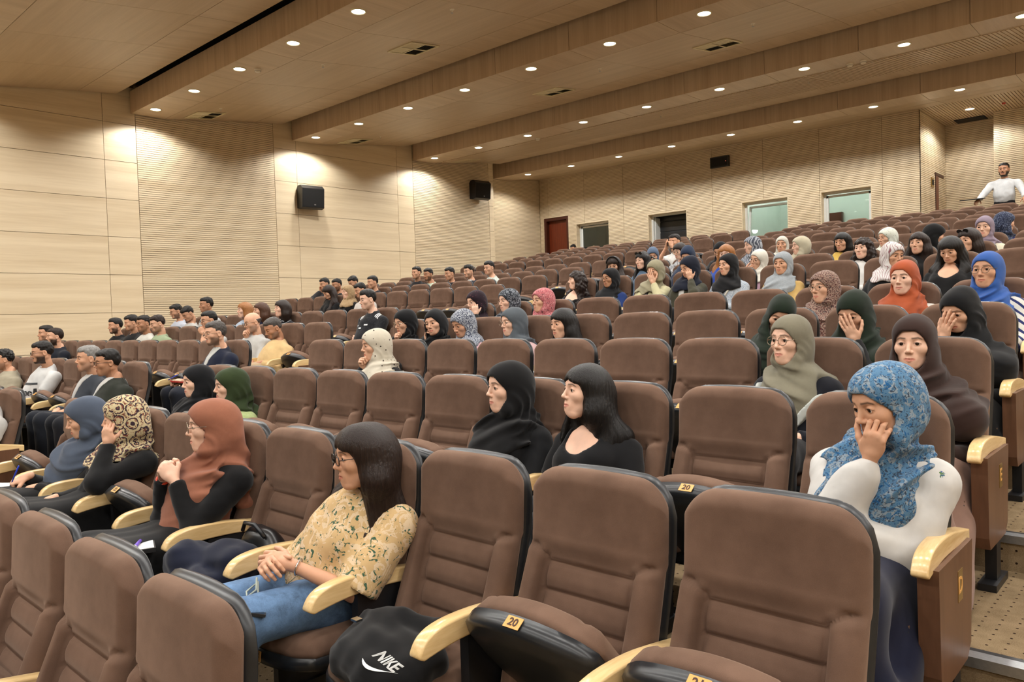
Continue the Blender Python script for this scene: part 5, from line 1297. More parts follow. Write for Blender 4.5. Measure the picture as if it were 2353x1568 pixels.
pp('bandana', 'woman in a navy and white printed headscarf wearing pink, looking down', 1, yaw=-4, pitch=22, ccol=cloth((150, 158, 172), 'paisley', (46, 54, 82), (214, 218, 222), 1.4), band=cloth((36, 42, 72)), top=cloth((238, 186, 196)), tone='mid', bib=0.06)
pp('phone', 'woman in a black headscarf and brown jacket talking on a phone', 1, yaw=14, pitch=8, roll=-8, ccol=cloth((22, 23, 26)), top=cloth((110, 72, 44)), inner=WHT, inner_len=0.3, tone='light', bib=0.06, arms=('lap', 'phone'))
pp('glassblk', 'woman in a black headscarf and glasses wearing purple, fist at mouth', 1, yaw=-6, pitch=12, ccol=cloth((20, 21, 24)), top=cloth((112, 86, 168)), glasses='round', tone='light', bib=0.10, arms=('lap', 'chin'))
man('yellow', 'grey-bearded man in a pale yellow shirt looking down', 1, yaw=-6, pitch=24, tone='tan', beard=0.55, grey=True, ccol=HAIR['greyblack'], top=cloth((234, 196, 130)), collar='shirt', arms=('lap', 'lap'), fat=0.03, bottom=KHK)
man('bald', 'bald man with dark glasses in a white shirt, hand on chin', 1, yaw=-6, pitch=14, cover='hair_bald', ccol=HAIR['greyblack'], glasses='rect', tone='light', beard=0.5, grey=True, top=WHT, collar='shirt', arms=('lap', 'chin'), bottom=KHK)
man('white', 'man in a white T-shirt with a black watch behind the navy suit', 2, yaw=-6, pitch=6, glasses='rect', top=WHT, sleeve='tee', arms=('chin', 'lap'))
man('f4', 'bearded man in black, leftmost of the four men sitting together', 2, yaw=-4, pitch=4, beard=0.8, hairdo='quiff', top=BLK)
man('f3', 'dark-haired man in a black sweater, second of the four men', 2, yaw=-4, pitch=10, beard=0.3, top=cloth((26, 26, 28)))
man('f2', 'moustached man in a white sweater, third of the four men', 2, yaw=6, pitch=6, beard=0.35, tone='tan', top=cloth((226, 224, 212)))
man('f1', 'man in a sage green shirt, rightmost of the four men', 2, yaw=-6, pitch=14, beard=0.4, tone='light', ccol=HAIR['dkbrown'], top=cloth((164, 182, 142)), collar='shirt')

# --- row with the blue headscarf
pp('blue', 'woman in a royal blue headscarf, round glasses and striped sweater', 0, yaw=-12, pitch=2, ccol=cloth((48, 98, 182)), top=cloth((226, 224, 214), 'stripe', (38, 50, 110), None, 1.2), glasses='round', tone='mid', bib=0.20)
pp('orangeG', 'woman in a burnt orange headscarf and white jacket', 0, yaw=-6, pitch=4, ccol=cloth((190, 84, 30)), top=cloth((232, 228, 216)), tone='fair', bib=0.05, tail=True)
pp('pinkpais', 'woman in a red-brown paisley headscarf, glasses and pink jacket', 0, yaw=-20, pitch=2, ccol=cloth((170, 140, 122), 'paisley', (92, 40, 36), (40, 38, 44), 1.6), top=cloth((226, 140, 146)), glasses='round', tone='light', bib=0.22)
pp('redfl', 'woman in a coral and black floral headscarf', 1, yaw=-16, pitch=2, ccol=cloth((206, 104, 112), 'floral', (232, 150, 150), (46, 36, 42), 1.2), top=cloth((190, 90, 100)), tone='light', bib=0.2)
pp('greyfl', 'woman in a black and grey floral headscarf', 1, yaw=-14, pitch=6, ccol=cloth((52, 58, 68), 'floral', (150, 158, 168), (26, 28, 34), 1.2), top=cloth((40, 44, 52)), tone='fair', bib=0.14)
pp('purple', 'woman in a dark plum patterned headscarf with fingers on her cheek', 1, yaw=-8, pitch=10, ccol=cloth((44, 26, 38), 'dots', (112, 50, 66), None, 2.2), top=BLK, tone='fair', bib=0.14, arms=('temple', 'lap'))
man('polo', 'man in a black sports polo with folded arms', 1, yaw=-14, pitch=8, beard=0.15, tone='fair', hairdo='quiff', top=cloth((26, 27, 31), 'knit', (40, 42, 48)), sleeve='tee', arms=('cross', 'cross'), collar='shirt', bottom=DJEAN, fat=0.03)
pp('bwgirl', 'dark-haired woman in a black top with white line print', 2, yaw=-12, cover='hair_long', hairdo='bob', ccol=HAIR['dkbrown'], top=cloth((24, 26, 34), 'scribble', (220, 220, 220), None, 1.4), tone='fair')
pp('brgirl', 'brown-haired woman in dark blue sitting between two women', 2, yaw=-10, cover='hair_long', hairdo='bob', ccol=HAIR['brown'], top=cloth((30, 40, 70)), tone='light')
pp('gingirl', 'woman with copper bobbed hair in a pale blue shirt', 2, yaw=-14, cover='hair_long', hairdo='bob', ccol=HAIR['ginger'], top=cloth((196, 212, 232), 'knit', (170, 190, 220)), tone='fair')
man('g20', 'young man sitting tallest behind the man in the white T-shirt', 2, yaw=-10, pitch=4, beard=0.2, tone='tan', top=cloth((200, 200, 196)))
man('g21', 'young man in white looking down at his lap', 2, yaw=6, pitch=36, beard=0.1, tone='mid', top=WHT)
man('g22', 'bearded man with glasses in a pale blue shirt', 2, yaw=-4, pitch=16, beard=0.7, glasses='rect', top=cloth((200, 206, 220)), collar='shirt')

# --- rows behind the first cross aisle
pp('tank', 'woman with wavy dark hair in a black sleeveless top looking sideways', 1, yaw=-40, pitch=-2, cover='hair_long', hairdo='curly', ccol=HAIR['dkbrown'], top=BLK, sleeve='none', tone='fair', neckline=0.05)
pp('bluebl', 'woman in a black headscarf and glasses wearing a cobalt blouse', 1, yaw=-14, pitch=6, ccol=cloth((22, 23, 27)), top=cloth((34, 62, 128)), glasses='round', tone='tan', bib=0.16)
pp('trench', 'woman in a khaki headscarf and cream trench coat covering her face', 1, yaw=-6, pitch=14, ccol=cloth((164, 156, 124)), top=cloth((214, 206, 158)), inner=BLK, inner_len=0.34, tone='light', bib=0.04, collar='jacket', arms=('cover', 'lap'))
pp('navyol', 'woman in a navy headscarf and olive jacket with a wristwatch', 1, yaw=-22, pitch=18, ccol=cloth((26, 32, 50)), top=cloth((70, 68, 50)), inner=WHT, inner_len=0.34, tone='light', bib=0.05, arms=('temple', 'lap'))
pp('knit', 'woman in a black headscarf and blue-white knitted sweater with bag strap', 1, yaw=-18, pitch=4, ccol=cloth((22, 22, 25)), top=cloth((206, 216, 226), 'knit', (150, 168, 188), None, 1.4), tone='light', bib=0.10)
pp('yellowj', 'woman in a grey-blue printed headscarf and mustard jacket', 1, yaw=-4, pitch=4, ccol=cloth((140, 150, 160), 'shade', (190, 196, 198)), top=cloth((212, 172, 92)), inner=BLK, inner_len=0.3, tone='mid', bib=0.12, collar='jacket')
pp('scrib', 'woman in a white headscarf with red scribbles turned to her neighbour', 1, yaw=52, pitch=12, ccol=cloth((230, 224, 222), 'scribble', (150, 92, 100), None, 2.2), top=cloth((26, 27, 31)), tone='mid', bib=0.03)
pp('lookdn', 'woman with straight black hair in a black shirt looking down', 1, yaw=-6, pitch=26, cover='hair_long', hairdo='long', ccol=HAIR['black'], top=BLK, tone='light', neckline=0.03)
pp('tanL', 'woman in a tan speckled headscarf and black top', 2, yaw=-6, pitch=6, ccol=cloth((196, 164, 118), 'knit', (170, 138, 94)), top=BLK, tone='fair', bib=0.04)
pp('lookdL', 'woman with long dark hair looking down beside the tan headscarf', 2, yaw=-4, pitch=30, cover='hair_long', hairdo='long', ccol=HAIR['dkbrown'], top=BLK, tone='light')
man('hairL', 'dark-haired person mostly hidden behind the folded-arms man', 2, yaw=-8, pitch=20, top=cloth((222, 214, 206)))
pp('wavy', 'woman with long wavy brown hair in a white top', 1, yaw=-10, pitch=2, cover='hair_long', hairdo='curly', ccol=HAIR['dkbrown'], top=cloth((232, 230, 226)), tone='fair', neckline=0.02)
pp('headband', 'long-haired woman with a studded headband behind the cobalt blouse', 2, yaw=20, pitch=22, cover='hair_long', hairdo='long', ccol=HAIR['dkbrown'], top=BLK, tone='light')
pp('sungl', 'dark-haired woman with sunglasses on her head in denim', 1, yaw=-10, pitch=4, cover='hair_long', hairdo='long', ccol=HAIR['black'], top=cloth((96, 122, 150)), tone='fair')
pp('navy2', 'person in a steel navy headscarf hidden behind the olive jacket', 2, yaw=10, pitch=26, ccol=cloth((40, 56, 84)), top=cloth((40, 54, 84)), bib=0.05)
pp('redhair', 'woman with auburn hair in a bright blue top', 2, yaw=10, pitch=10, cover='hair_long', hairdo='long', ccol=HAIR['ginger'], top=cloth((40, 80, 180)), tone='fair')
pp('whitepink', 'woman in a white headscarf and pink jacket with hand over her mouth', 1, yaw=-14, pitch=6, roll=14, ccol=cloth((236, 232, 218)), top=cloth((220, 176, 200)), glasses='round', tone='light', bib=0.06, arms=('lap', 'mouth'))
pp('longbr', 'woman with long straight brown hair dressed in black, facing forward', 1, yaw=-6, pitch=2, cover='hair_long', hairdo='long', ccol=HAIR['dkbrown'], top=BLK, tone='light')
pp('sunhead', 'dark-haired woman with sunglasses pushed up, behind the royal blue headscarf', 1, yaw=-24, pitch=10, cover='hair_long', hairdo='long', ccol=HAIR['dkbrown'], top=BLK, tone='light')
man('t19', 'young man in a black track jacket with white stripe', 2, yaw=-8, pitch=6, beard=0.15, top=cloth((28, 30, 38)), collar='shirt')
man('t20', 'dark-haired young man bending forward behind the tan headscarf', 2, yaw=0, pitch=26, top=cloth((50, 50, 54)))
man('t21', 'stout bearded young man in black near the side wall', 2, yaw=-4, pitch=12, beard=0.6, tone='tan', top=BLK, fat=0.03)
man('t22', 'young man with hand at his temple, closest to the side wall', 2, yaw=-4, pitch=14, beard=0.1, top=cloth((60, 60, 64)), arms=('lap', 'temple'))
pp('pony', 'woman with a ponytail, glasses and a black-white printed top', 2, yaw=-14, pitch=14, cover='hair_long', hairdo='pony', ccol=HAIR['dkbrown'], top=cloth((216, 218, 222), 'floral', (60, 66, 76), (30, 32, 38)), glasses='round', tone='fair')
pp('steel', 'person in a steel blue headscarf behind the woman with sunglasses', 2, yaw=30, pitch=20, ccol=cloth((92, 112, 140)), top=GRY, bib=0.05)
pp('denimb', 'woman in a black headscarf and glasses wearing a denim jacket', 2, yaw=-2, pitch=20, ccol=cloth((20, 21, 25)), top=cloth((52, 66, 104)), glasses='round', tone='mid', bib=0.05)
pp('swirl', 'woman in a grey marbled headscarf and pale blue shirt, in profile', 1, yaw=-40, pitch=6, ccol=cloth((80, 86, 100), 'swirl', (176, 182, 192), None, 1.5), top=cloth((176, 196, 226)), tone='fair', bib=0.12)
pp('cream', 'woman in a beige headscarf turned left to talk to her neighbour', 1, yaw=-48, pitch=4, ccol=cloth((206, 196, 166)), top=cloth((176, 168, 130), 'knit', (120, 116, 90)), tone='fair', bib=0.10)
pp('yellowt', 'woman with dark shoulder-length hair in yellow and a denim jacket', 1, yaw=-8, pitch=8, cover='hair_long', hairdo='bob', ccol=HAIR['black'], top=cloth((56, 76, 112)), inner=cloth((222, 180, 60)), inner_len=0.4, tone='mid')
pp('lime', 'woman in a white headscarf dotted with lime and grey', 1, yaw=-34, pitch=4, ccol=cloth((228, 232, 218), 'dots', (170, 190, 90), (50, 56, 60), 2.4), top=BLK, tone='light', bib=0.06)
pp('hood', 'person in a black headscarf turned away, behind the brown-haired woman', 2, yaw=120, pitch=20, ccol=cloth((17, 18, 20)), top=BLK, bib=0.06)
pp('lav', 'woman in a lavender headscarf and cream cardigan', 1, yaw=-4, pitch=6, ccol=cloth((150, 132, 150)), top=cloth((232, 224, 196)), tone='fair', bib=0.10)
man('m15', 'moustached man in a pale grey patterned shirt, rightmost of five men', 2, yaw=-4, pitch=8, beard=0.25, tone='light', hairdo='quiff', top=cloth((190, 202, 190), 'knit', (232, 234, 230)))
man('m16', 'stubbled man in a dark jacket and white shirt, fourth of five men', 2, yaw=-4, pitch=8, beard=0.5, tone='light', hairdo='quiff', top=cloth((38, 44, 56)), inner=WHT, collar='shirt', collar_mat=WHT)
man('m17', 'young man in a black polo, third of five men', 2, yaw=-4, pitch=10, beard=0.1, top=cloth((26, 28, 34)), collar='shirt')
man('m18', 'bearded man in a pale green T-shirt, second of five men', 2, yaw=4, pitch=8, beard=0.75, tone='tan', top=cloth((196, 210, 184)))
man('m19', 'young man in a charcoal shirt, leftmost of five men', 2, yaw=4, pitch=2, beard=0.2, top=cloth((40, 40, 44)))
pp('creamw', 'woman in an off-white headscarf facing the camera', 1, yaw=10, pitch=2, ccol=cloth((222, 218, 202)), top=cloth((210, 208, 196)), tone='mid', bib=0.10)
pp('dkblue', 'person in a navy patterned headscarf turned away, below the standing man', 2, yaw=130, pitch=10, ccol=cloth((52, 62, 92), 'paisley', (28, 34, 58), (130, 142, 168), 1.6), top=cloth((30, 44, 110)), bib=0.06)
pg = man('phoneguy', 'young man in a white T-shirt raising a phone to take a picture', 1, yaw=-10, pitch=6, beard=0.05, tone='mid', top=cloth((236, 236, 232)), sleeve='tee', arms=('hold', 'hold'))
# --- standing and sitting behind the last row
sm = person('bearded man in a white shirt standing behind the last row of seats', 16, -3.14, (0, 0, 1.655), ypos=18.45, male=True, tone='tan', beard=1.0, cover='hair_short', ccol=HAIR['black'], top=cloth((228, 230, 232)), collar='shirt', stand=True, near=1, hs=1.22, yaw=-2, pitch=4, shoulders=0.235, fat=0.025,
            arms=({'w': (0.42, -0.36, 1.02), 'dir': (0.1, -0.7, -0.4), 'back': (0, -0.5, 1)}, {'w': (-0.40, -0.42, 1.03), 'dir': (-0.1, -0.7, -0.3), 'back': (0, -0.5, 1)}), bottom=cloth((24, 25, 30)), hem=0.93)
person('man with black hair seated behind the last row near the door', 16, -14.26, (0, 0, 0.96), ypos=18.45, male=True, tone='mid', cover='hair_short', ccol=HAIR['black'], top=CRM, near=2, pitch=20)
# ------------------------------------------------------------------ things people carry, and loose items on seats
from mathutils.bvhtree import BVHTree
def at_root(o, r_):              # a top-level thing placed in a person's frame (not parented: it only rests there)
    o.location = r_.location; return o
def blob(name, f, mat, loc, label, cat, it=1, group=None):
    v, q = f.mesh(); v = relax(v, q, it); r_ = empty(name, loc); tag(r_, label, cat, group)
    link(bpy.data.objects.new('body', mesh_np(name, v, q, True, [mat])), r_); return r_
def slab_thing(name, loc, size, rot, mats, label, cat, parts=('cover', 'screen')):
    r_ = empty(name, loc); r_.rotation_euler = rot; tag(r_, label, cat)
    w, d, t = size
    m = MB(); m.box(-w/2, w/2, -d/2, d/2, -t/2, t/2*0.8); m.obj(parts[0], mats[0], r_)
    m = MB(); m.box(-w/2+0.006, w/2-0.006, -d/2+0.006, d/2-0.006, t/2*0.8, t/2); m.obj(parts[1], mats[1], r_)
    return r_
PAPER = cloth((244, 244, 240)); DARK = plain('dark_glass', srgb(14, 15, 18), 0.12); COVER = plain('black_cover', srgb(20, 20, 22), 0.5, var=0.1)
BLUEP = plain('blue_pen_plastic', srgb(30, 60, 190), 0.3); PURP = plain('purple_marker', srgb(120, 90, 200), 0.35); REDB = plain('red_beads', srgb(190, 62, 36), 0.3); REDC = plain('red_cover', srgb(170, 44, 34), 0.5)
WHITE = plain('white_print', srgb(232, 232, 230), 0.5); PRINT = plain('grey_print', srgb(58, 62, 66), 0.7)
def O(key): return OUT[key]
def world_of(key, p): r_ = OUT[key]['root']; return Vector(r_.location)+Vector(p)

DOWN.add((0, 4)); DOWN.add((0, 2))
# navy jacket and black handbag on the empty seat beside the floral shirt
sx_, sy_, sz_ = seat_x(0, 4), row_y(0), row_f(0)
f = Fld((-0.28, -0.64, 0.40), (0.28, -0.10, 0.74), 0.011)
f.ell((-0.02, -0.40, 0.50), (0.21, 0.17, 0.085), 0.03); f.ell((-0.10, -0.46, 0.57), (0.12, 0.09, 0.055), 0.03); f.ell((0.06, -0.36, 0.58), (0.13, 0.10, 0.055), 0.03); f.cap((-0.18, -0.48, 0.54), (0.12, -0.52, 0.50), 0.045, 0.05, 0.03)
X, Y, Z = f.full(); f.F += waves(X, Y, Z, 3, 34, 0.010)+waves(X, Y, Z, 4, 70, 0.004)
blob('jacket', f, cloth((24, 30, 52)), (sx_, sy_, sz_), 'crumpled navy jacket on the seat beside the floral shirt', 'jacket', 1)
f = Fld((-0.16, -0.36, 0.42), (0.27, -0.10, 0.74), 0.010)
f.ell((0.07, -0.22, 0.56), (0.15, 0.075, 0.115), 0.02); X, Y, Z = f.full(); f.F += waves(X, Y, Z, 8, 60, 0.004)
hb = blob('handbag', f, plain('black_leather', srgb(18, 18, 20), 0.3, var=0.2, vscale=40), (sx_, sy_, sz_), 'black leather handbag behind the navy jacket on a seat', 'handbag')
m = MB(); m.tube([(-0.02, -0.26, 0.65), (0.02, -0.27, 0.69), (0.10, -0.27, 0.695), (0.16, -0.26, 0.65)], 0.009, 8); m.obj('strap', M['plastic'], hb, True)
m = MB(); m.box(0.05, 0.09, -0.302, -0.290, 0.57, 0.59); m.obj('buckle', M['silver'], hb)
# black backpack with white lettering
sx_ = seat_x(0, 2)
f = Fld((-0.28, -0.64, 0.36), (0.30, -0.10, 0.68), 0.010)
f.ell((0.02, -0.38, 0.475), (0.20, 0.17, 0.095), 0.02); f.ell((0.10, -0.45, 0.455), (0.135, 0.10, 0.075), 0.03); f.cap((-0.16, -0.32, 0.52), (0.12, -0.26, 0.54), 0.04, 0.045, 0.03)
X, Y, Z = f.full(); f.F += waves(X, Y, Z, 13, 32, 0.009)+waves(X, Y, Z, 14, 75, 0.004)
bp = blob('backpack', f, cloth((19, 19, 21)), (sx_, sy_, sz_), 'black backpack with white lettering on the seat left of seat 20', 'backpack', 1)
def stamp(target, me, mat4, name, parent, off=0.003, axis=(0, 1, 0)):
    """lay a flat mesh onto the surface of target (all in target's frame) by projecting it along axis"""
    t = target.data; bv = BVHTree.FromPolygons([v.co for v in t.vertices], [list(p.vertices) for p in t.polygons])
    me = me.copy(); ax = Vector(axis)
    for v in me.vertices:
        p = mat4 @ v.co; h = bv.ray_cast(p-ax*0.4, ax, 1.2)
        v.co = (h[0]-ax*off) if h[0] is not None else p
    o = bpy.data.objects.new(name, me); C.objects.link(o); o.parent = parent; return o
bag_body = bp.children[0]
dirn = Vector((0.25, 0.75, -0.62)).normalized()
def frame_on(c, normal, upv):
    z = -Vector(normal).normalized(); x = Vector(upv).cross(z).normalized(); y = z.cross(x)
    return Matrix.Translation(Vector(c)) @ Matrix((x, y, z)).transposed().to_4x4()
m4 = frame_on((0.155, -0.46, 0.50), dirn, (0.1, 0.3, 1))
stamp(bag_body, text_mesh('NIKE', 0.040, WHITE, bold=0.0012), m4, 'lettering', bp, 0.003, dirn)
sw = MB(); pts_ = []
for i in range(13):
    t = i/12; pts_.append((-0.050+0.100*t, -0.032-0.015*math.sin(min(t*2.2, 1)*math.pi*0.5)+0.040*t*t, 0.013*math.sin(math.pi*min(t*1.15, 1))**0.8*(1-t*0.75)+0.0008))
V_ = []
for (a, b, w_) in pts_: V_ += [(a, b+w_*0.5, 0), (a, b-w_*0.5, 0)]
sw.add(V_, [(2*i, 2*i+1, 2*i+3, 2*i+2) for i in range(12)])
stamp(bag_body, sw.mesh('swoosh', WHITE), m4, 'emblem', bp, 0.003, dirn)
m = MB(); m.box(-0.13, -0.10, -0.42, -0.395, 0.555, 0.562); m.obj('zip_pull', M['silver'], bp)

# floral shirt: tablet on her lap, charging cord, bracelet
slab_thing('tablet_computer', world_of('floral', (0.06, -0.60, 0.575)), (0.22, 0.15, 0.010), (math.radians(-14), math.radians(-6), math.radians(-30)), (COVER, DARK), 'dark tablet lying across the light jeans', 'tablet')
h_ = O('floral')['hands']
def ring_on(key, side, r, th, mat, name, off=0.03):
    Rh, Wp = OUT[key]['hands'][side]; m = MB(); pts = []
    for i in range(16):
        a = 2*math.pi*i/16; p = Wp+Rh@np.array([r*math.cos(a), off, r*0.85*math.sin(a)]); pts.append(tuple(p))
    m.tube(pts, th, 6, True); return m.obj(name, mat, OUT[key]['root'], True)
ring_on('floral', 0, 0.030, 0.0028, M['silver'], 'bracelet'); ring_on('orange', 1, 0.034, 0.0065, REDB, 'bead_bracelet', 0.012); ring_on('blackhair', 1, 0.033, 0.006, M['silver'], 'bracelet', 0.02)
ring_on('navyol', 0, 0.033, 0.005, M['silver'], 'wristwatch', 0.02); ring_on('white', 0, 0.036, 0.008, M['plastic'], 'wristwatch', 0.02); ring_on('mangrey', 0, 0.036, 0.007, M['brass'], 'wristwatch', 0.02); ring_on('phoneguy', 0, 0.034, 0.007, M['plastic'], 'wristwatch', 0.02)
m = MB(); p0 = world_of('floral', (0.03, -0.53, 0.645)); m.tube([(0, 0, 0), (0.03, -0.02, -0.03), (0.02, -0.05, -0.05), (-0.02, -0.03, -0.045), (-0.01, 0.01, -0.02), (0.04, -0.02, -0.055), (0.07, -0.05, -0.06)], 0.0035, 6)
o = m.obj('charging_cord', cloth((190, 200, 186)), None, True); o.location = p0; tag(o, 'pale looped charging cord hanging from clasped hands', 'cord')
# slate headscarf: notebook, pen, bag; terracotta headscarf: notebook and marker
slab_thing('notebook', world_of('grayblue', (-0.04, -0.60, 0.605)), (0.24, 0.19, 0.022), (math.radians(-6), 0, math.radians(-25)), (COVER, PAPER), 'open white notebook under the slate headscarf woman\'s hand', 'notebook', ('cover', 'page'))
Rh, Wp = O('grayblue')['hands'][1]; a_ = Wp+Rh@np.array([0.02, -0.06, 0.03]); b_ = Wp+Rh@np.array([-0.02, -0.13, -0.05])
r_ = empty('pen', tuple(Vector(O('grayblue')['root'].location)+Vector(a_))); tag(r_, 'blue ballpoint pen writing in the notebook', 'pen'); dv = Vector(b_-a_)
m = MB(); m.tube([-dv*0.9, dv*0.8], 0.0042, 8); m.obj('barrel', BLUEP, r_, True); m = MB(); m.tube([dv*0.8, dv*1.0], [0.0035, 0.001], 8); m.obj('tip', M['silver'], r_, True)
slab_thing('notebook', world_of('orange', (0.16, -0.56, 0.585)), (0.20, 0.15, 0.020), (0, 0, math.radians(-20)), (COVER, PAPER), 'spiral notebook on the lap below the terracotta headscarf', 'notebook', ('cover', 'page'))
r_ = empty('marker', tuple(world_of('orange', (0.20, -0.57, 0.603)))); r_.rotation_euler = (0, 0, math.radians(-35)); tag(r_, 'purple marker lying on the spiral notebook', 'marker')
m = MB(); m.tube([(-0.06, 0, 0), (0.03, 0, 0)], 0.007, 10); m.obj('barrel', PURP, r_, True); m = MB(); m.tube([(0.03, 0, 0), (0.065, 0, 0)], 0.0078, 10); m.obj('cap', WHITE, r_, True)
f = Fld((-0.24, -0.72, 0.50), (0.20, -0.42, 0.64), 0.012); f.ell((-0.04, -0.57, 0.57), (0.17, 0.11, 0.030), 0.02); X, Y, Z = f.full(); f.F += waves(X, Y, Z, 21, 50, 0.004)
gb = blob('shoulder_bag', f, plain('black_bag_leather', srgb(16, 16, 18), 0.35, var=0.2, vscale=30), tuple(O('grayblue')['root'].location), 'flat black shoulder bag on the slate headscarf woman\'s lap', 'bag')
m = MB(); m.tube([(0.10, -0.60, 0.60), (0.125, -0.61, 0.59), (0.13, -0.60, 0.575), (0.11, -0.59, 0.58)], 0.003, 6, True); m.obj('ring', M['silver'], gb, True)
# jewellery
S_ = O('blackhij')['S']; m = MB(); pts = []
for i in range(11):
    a = math.radians(200+150*i/10); pts.append((S_[0]+0.028*math.cos(a), S_[1]-0.185, S_[2]-0.085+0.026*math.sin(a)))
m.tube(pts, [0.003+0.003*math.sin(math.pi*i/10) for i in range(11)], 8); m.obj('crescent_pendant', M['silver'], O('blackhij')['root'], True)
m = MB(); m.tube([(S_[0]-0.02, S_[1]-0.17, S_[2]-0.06), (S_[0]-0.005, S_[1]-0.185, S_[2]-0.088), (S_[0]+0.012, S_[1]-0.185, S_[2]-0.10)], 0.0014, 5); m.obj('pendant_chain', M['silver'], O('blackhij')['root'], True)
S_ = O('blackhair')['S']; m = MB(); pts = []
for i in range(17):
    a = math.radians(180+180*i/16); pts.append((S_[0]+0.058*math.cos(a), S_[1]+0.0+0.072*math.sin(a), S_[2]+0.050+0.020*math.sin(a)))
m.tube(pts, 0.0026, 6); m.obj('necklace', M['silver'], O('blackhair')['root'], True)
# navy suit: notebook and pen; phones
slab_thing('notebook', world_of('suit', (0.0, -0.62, 0.665)), (0.17, 0.12, 0.014), (math.radians(-8), 0, math.radians(-20)), (REDC, DARK), 'small red and black notebook in the navy suit man\'s hands', 'notebook', ('cover', 'page'))
r_ = empty('pen', tuple(world_of('suit', (-0.05, -0.64, 0.70)))); tag(r_, 'blue pen in the navy suit man\'s hand', 'pen'); m = MB(); m.tube([(-0.03, -0.03, -0.02), (0.05, 0.03, 0.03)], 0.004, 8); m.obj('barrel', BLUEP, r_, True)
def phone(key, side, label, off):
    Rh, Wp = OUT[key]['hands'][side]; c = Wp+Rh@np.array(off); r_ = empty('smartphone', tuple(Vector(OUT[key]['root'].location)+Vector(c)))
    r_.rotation_euler = Matrix(Rh.tolist()).to_euler(); tag(r_, label, 'phone')
    m = MB(); m.box(-0.037, 0.037, -0.078, 0.078, -0.005, 0.004); m.obj('case', COVER, r_); m = MB(); m.box(-0.034, 0.034, -0.074, 0.074, -0.0056, -0.005); m.obj('screen', DARK, r_)
phone('phone', 1, 'black smartphone held to the ear under a black headscarf', (0.0, -0.10, -0.026))
phone('phoneguy', 1, 'black smartphone raised by the man in the white T-shirt', (0.0, -0.11, -0.03))
slab_thing('document_board', (-3.62, 18.02, 3.78), (0.42, 0.28, 0.02), (math.radians(6), 0, math.radians(4)), (COVER, DARK), 'dark flat case resting on a seat top before the standing man', 'case', ('cover', 'face'))
# sunglasses and a studded band worn on the hair
def on_head(key, kind):
    q = OUT[key]; H, R = q['H'], q['R']; m = MB()
    if kind == 'sun':
        for sx in (-1, 1):
            ring = [tuple(H+R@np.array([sx*0.034+0.027*math.cos(a), -0.072-0.004*math.sin(a), 0.105+0.020*math.sin(a)])) for a in [2*math.pi*i/14 for i in range(14)]]
            m.tube(ring, 0.0035, 6, True); m.add(ring, [tuple(range(14))])
        m.tube([tuple(H+R@np.array([-0.008, -0.074, 0.107])), tuple(H+R@np.array([0.008, -0.074, 0.107]))], 0.003, 6)
        m.obj('sunglasses', M['frame_dark'], q['root'], True)
    else:
        pts = [tuple(H+R@np.array([0.093*math.sin(a), -0.035+0.01*math.cos(a), 0.035+0.103*math.cos(a)])) for a in [math.radians(-85+170*i/16) for i in range(17)]]
        m.tube(pts, 0.010, 8); m.obj('headband', M['metal_dark'], q['root'], True)
        m = MB()
        for i in range(2, 15):
            c = Vector(pts[i]); n_ = (c-Vector(H)).normalized(); m.tube([c+n_*0.008, c+n_*0.013], [0.004, 0.002], 6)
        o = m.obj('stud', M['silver'], q['root']); o['kind'] = 'stuff'
on_head('sungl', 'sun'); on_head('sunhead', 'sun'); on_head('headband', 'band')
# printed T-shirt and polo stripes
q = O('tshirt'); S_ = q['S']; ax = Vector((0.0, 1, 0))
def chest(dx, dz): return Matrix.Translation((S_[0]+dx, S_[1]-0.3, S_[2]+dz)) @ Matrix.Rotation(math.radians(90), 4, 'X')
stamp(q['top'], text_mesh('nnel', 0.105, PRINT, bold=0.003), chest(0.03, -0.20), 'lettering', q['root'], 0.004, ax)
def bar(w, h): m = MB(); n_ = 16; m.add([(-w/2+w*i/n_, y, 0) for i in range(n_+1) for y in (-h/2, h/2)], [(2*i, 2*i+2, 2*i+3, 2*i+1) for i in range(n_)]); return m.mesh('bar', PRINT)
stamp(q['top'], bar(0.20, 0.022), chest(0.02, -0.105), 'printed_bar', q['root'], 0.004, ax); stamp(q['top'], bar(0.24, 0.05), chest(0.02, -0.285), 'printed_bar', q['root'], 0.004, ax)
q = O('polo'); S_ = q['S']
def bar2(w, h): m = MB(); m.add([(-w/2+w*i/8, y, 0) for i in range(9) for y in (-h/2, h/2)], [(2*i, 2*i+2, 2*i+3, 2*i+1) for i in range(8)]); return m.mesh('bar', WHITE)
for sx in (-1, 1):
    for i in range(3):
        m4 = Matrix.Translation((S_[0]+sx*(0.125+0.022*i), S_[1]-0.02, S_[2]+0.3)) @ Matrix.Rotation(math.radians(90), 4, 'Z')
        stamp(q['top'], bar2(0.10, 0.011), m4, 'shoulder_stripe', q['root'], 0.004, Vector((0, 0, -1)))
for (dx, dz, w) in ((0.08, -0.08, 0.05), (-0.07, -0.09, 0.03), (0.0, -0.12, 0.05)): stamp(q['top'], bar2(w, 0.016), chest(dx, dz), 'chest_badge', q['root'], 0.004, ax)
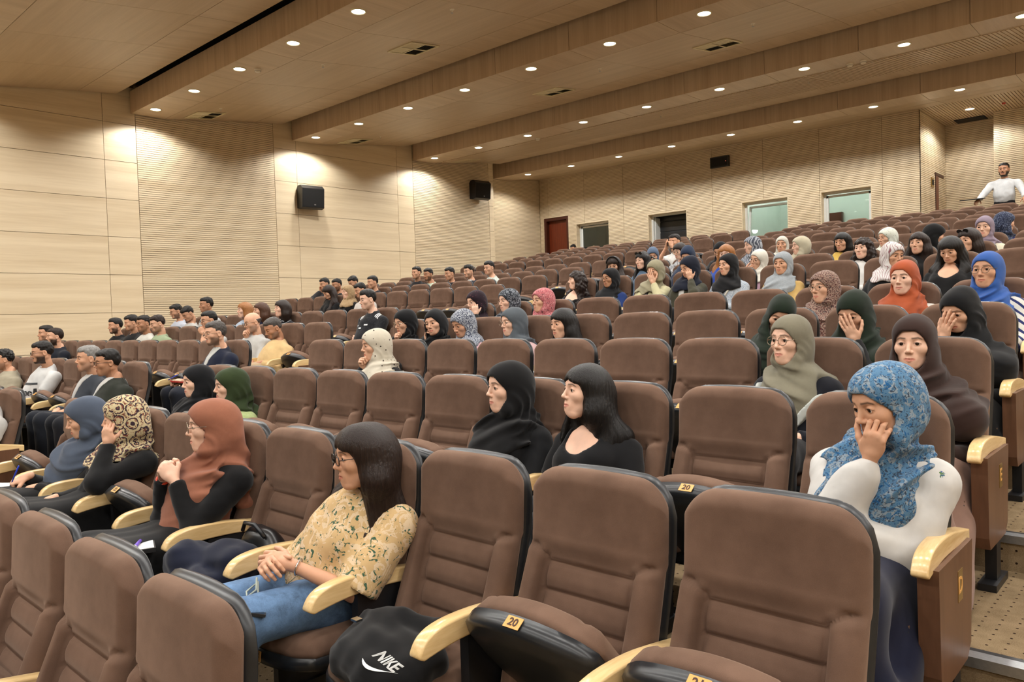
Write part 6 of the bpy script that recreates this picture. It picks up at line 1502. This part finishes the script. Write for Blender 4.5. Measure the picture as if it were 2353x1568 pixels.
# strap of the knitted sweater's bag, dark bag in the eighth row, spare chair behind the last row
q = O('knit'); S_ = q['S']; bp_ = [(S_[0]+0.10, S_[1]-0.02, S_[2]+0.30), (S_[0]+0.02, S_[1]-0.3, S_[2]-0.12), (S_[0]-0.08, S_[1]-0.3, S_[2]-0.30)]
t = q['top'].data; bv = BVHTree.FromPolygons([v.co for v in t.vertices], [list(p.vertices) for p in t.polygons]); pts = []
for i in range(14):
    u = i/13; p = Vector((S_[0]+0.12-0.22*u, S_[1]-0.5, S_[2]+0.0-0.36*u)); h = bv.ray_cast(p, Vector((0, 1, 0)), 1.0)
    if h[0] is not None: pts.append(h[0]-Vector((0, 0.006, 0)))
if len(pts) > 3: m = MB(); m.tube(pts, 0.010, 6); m.obj('bag_strap', cloth((222, 218, 200)), q['root'], True)
f = Fld((-0.2, -0.5, 0.6), (0.2, -0.1, 1.12), 0.02); f.ell((0, -0.3, 0.85), (0.13, 0.11, 0.20), 0.02); X, Y, Z = f.full(); f.F += waves(X, Y, Z, 5, 40, 0.006)
db = blob('rucksack', f, cloth((24, 24, 20)), (seat_x(8, 8)-0.30, row_y(8)-0.1, row_f(8)), 'black and olive rucksack propped between seats before the ponytail', 'rucksack')
m = MB(); m.tube([(-0.05, -0.36, 1.02), (0, -0.37, 1.07), (0.05, -0.36, 1.02)], 0.012, 6); m.obj('handle', M['metal_dark'], db, True)
r_ = empty('armchair', (-13.98, 18.55, row_f(16))); tag(r_, 'black-backed chair with a pale wooden frame behind the last row', 'chair')
m = MB(); m.box(-0.22, 0.22, 0.16, 0.22, 0.50, 1.0); m.obj('backrest', M['plastic'], r_); m = MB(); m.box(-0.23, 0.23, -0.25, 0.2, 0.42, 0.50); m.obj('seat', M['plastic'], r_)
for sx in (-1, 1):
    m = MB(); m.tube([(sx*0.25, -0.24, 0.0), (sx*0.25, -0.22, 0.62), (sx*0.25, 0.16, 0.66), (sx*0.25, 0.22, 1.02)], 0.02, 8); m.obj('frame', M['armwood'], r_, True)
    m = MB(); m.tube([(sx*0.25, 0.2, 0.0), (sx*0.25, 0.18, 0.62)], 0.02, 8); m.obj('leg', M['armwood'], r_, True)
n_seats = 0
for n in ROWS:
    for k in list(range(0, 10)) + list(range(12, 23)):
        p = (seat_x(n, k), row_y(n), row_f(n)+0.75)
        if not in_view(p): continue
        seat(n, k, (n, k) in DOWN); n_seats += 1
print('SEATS', n_seats)
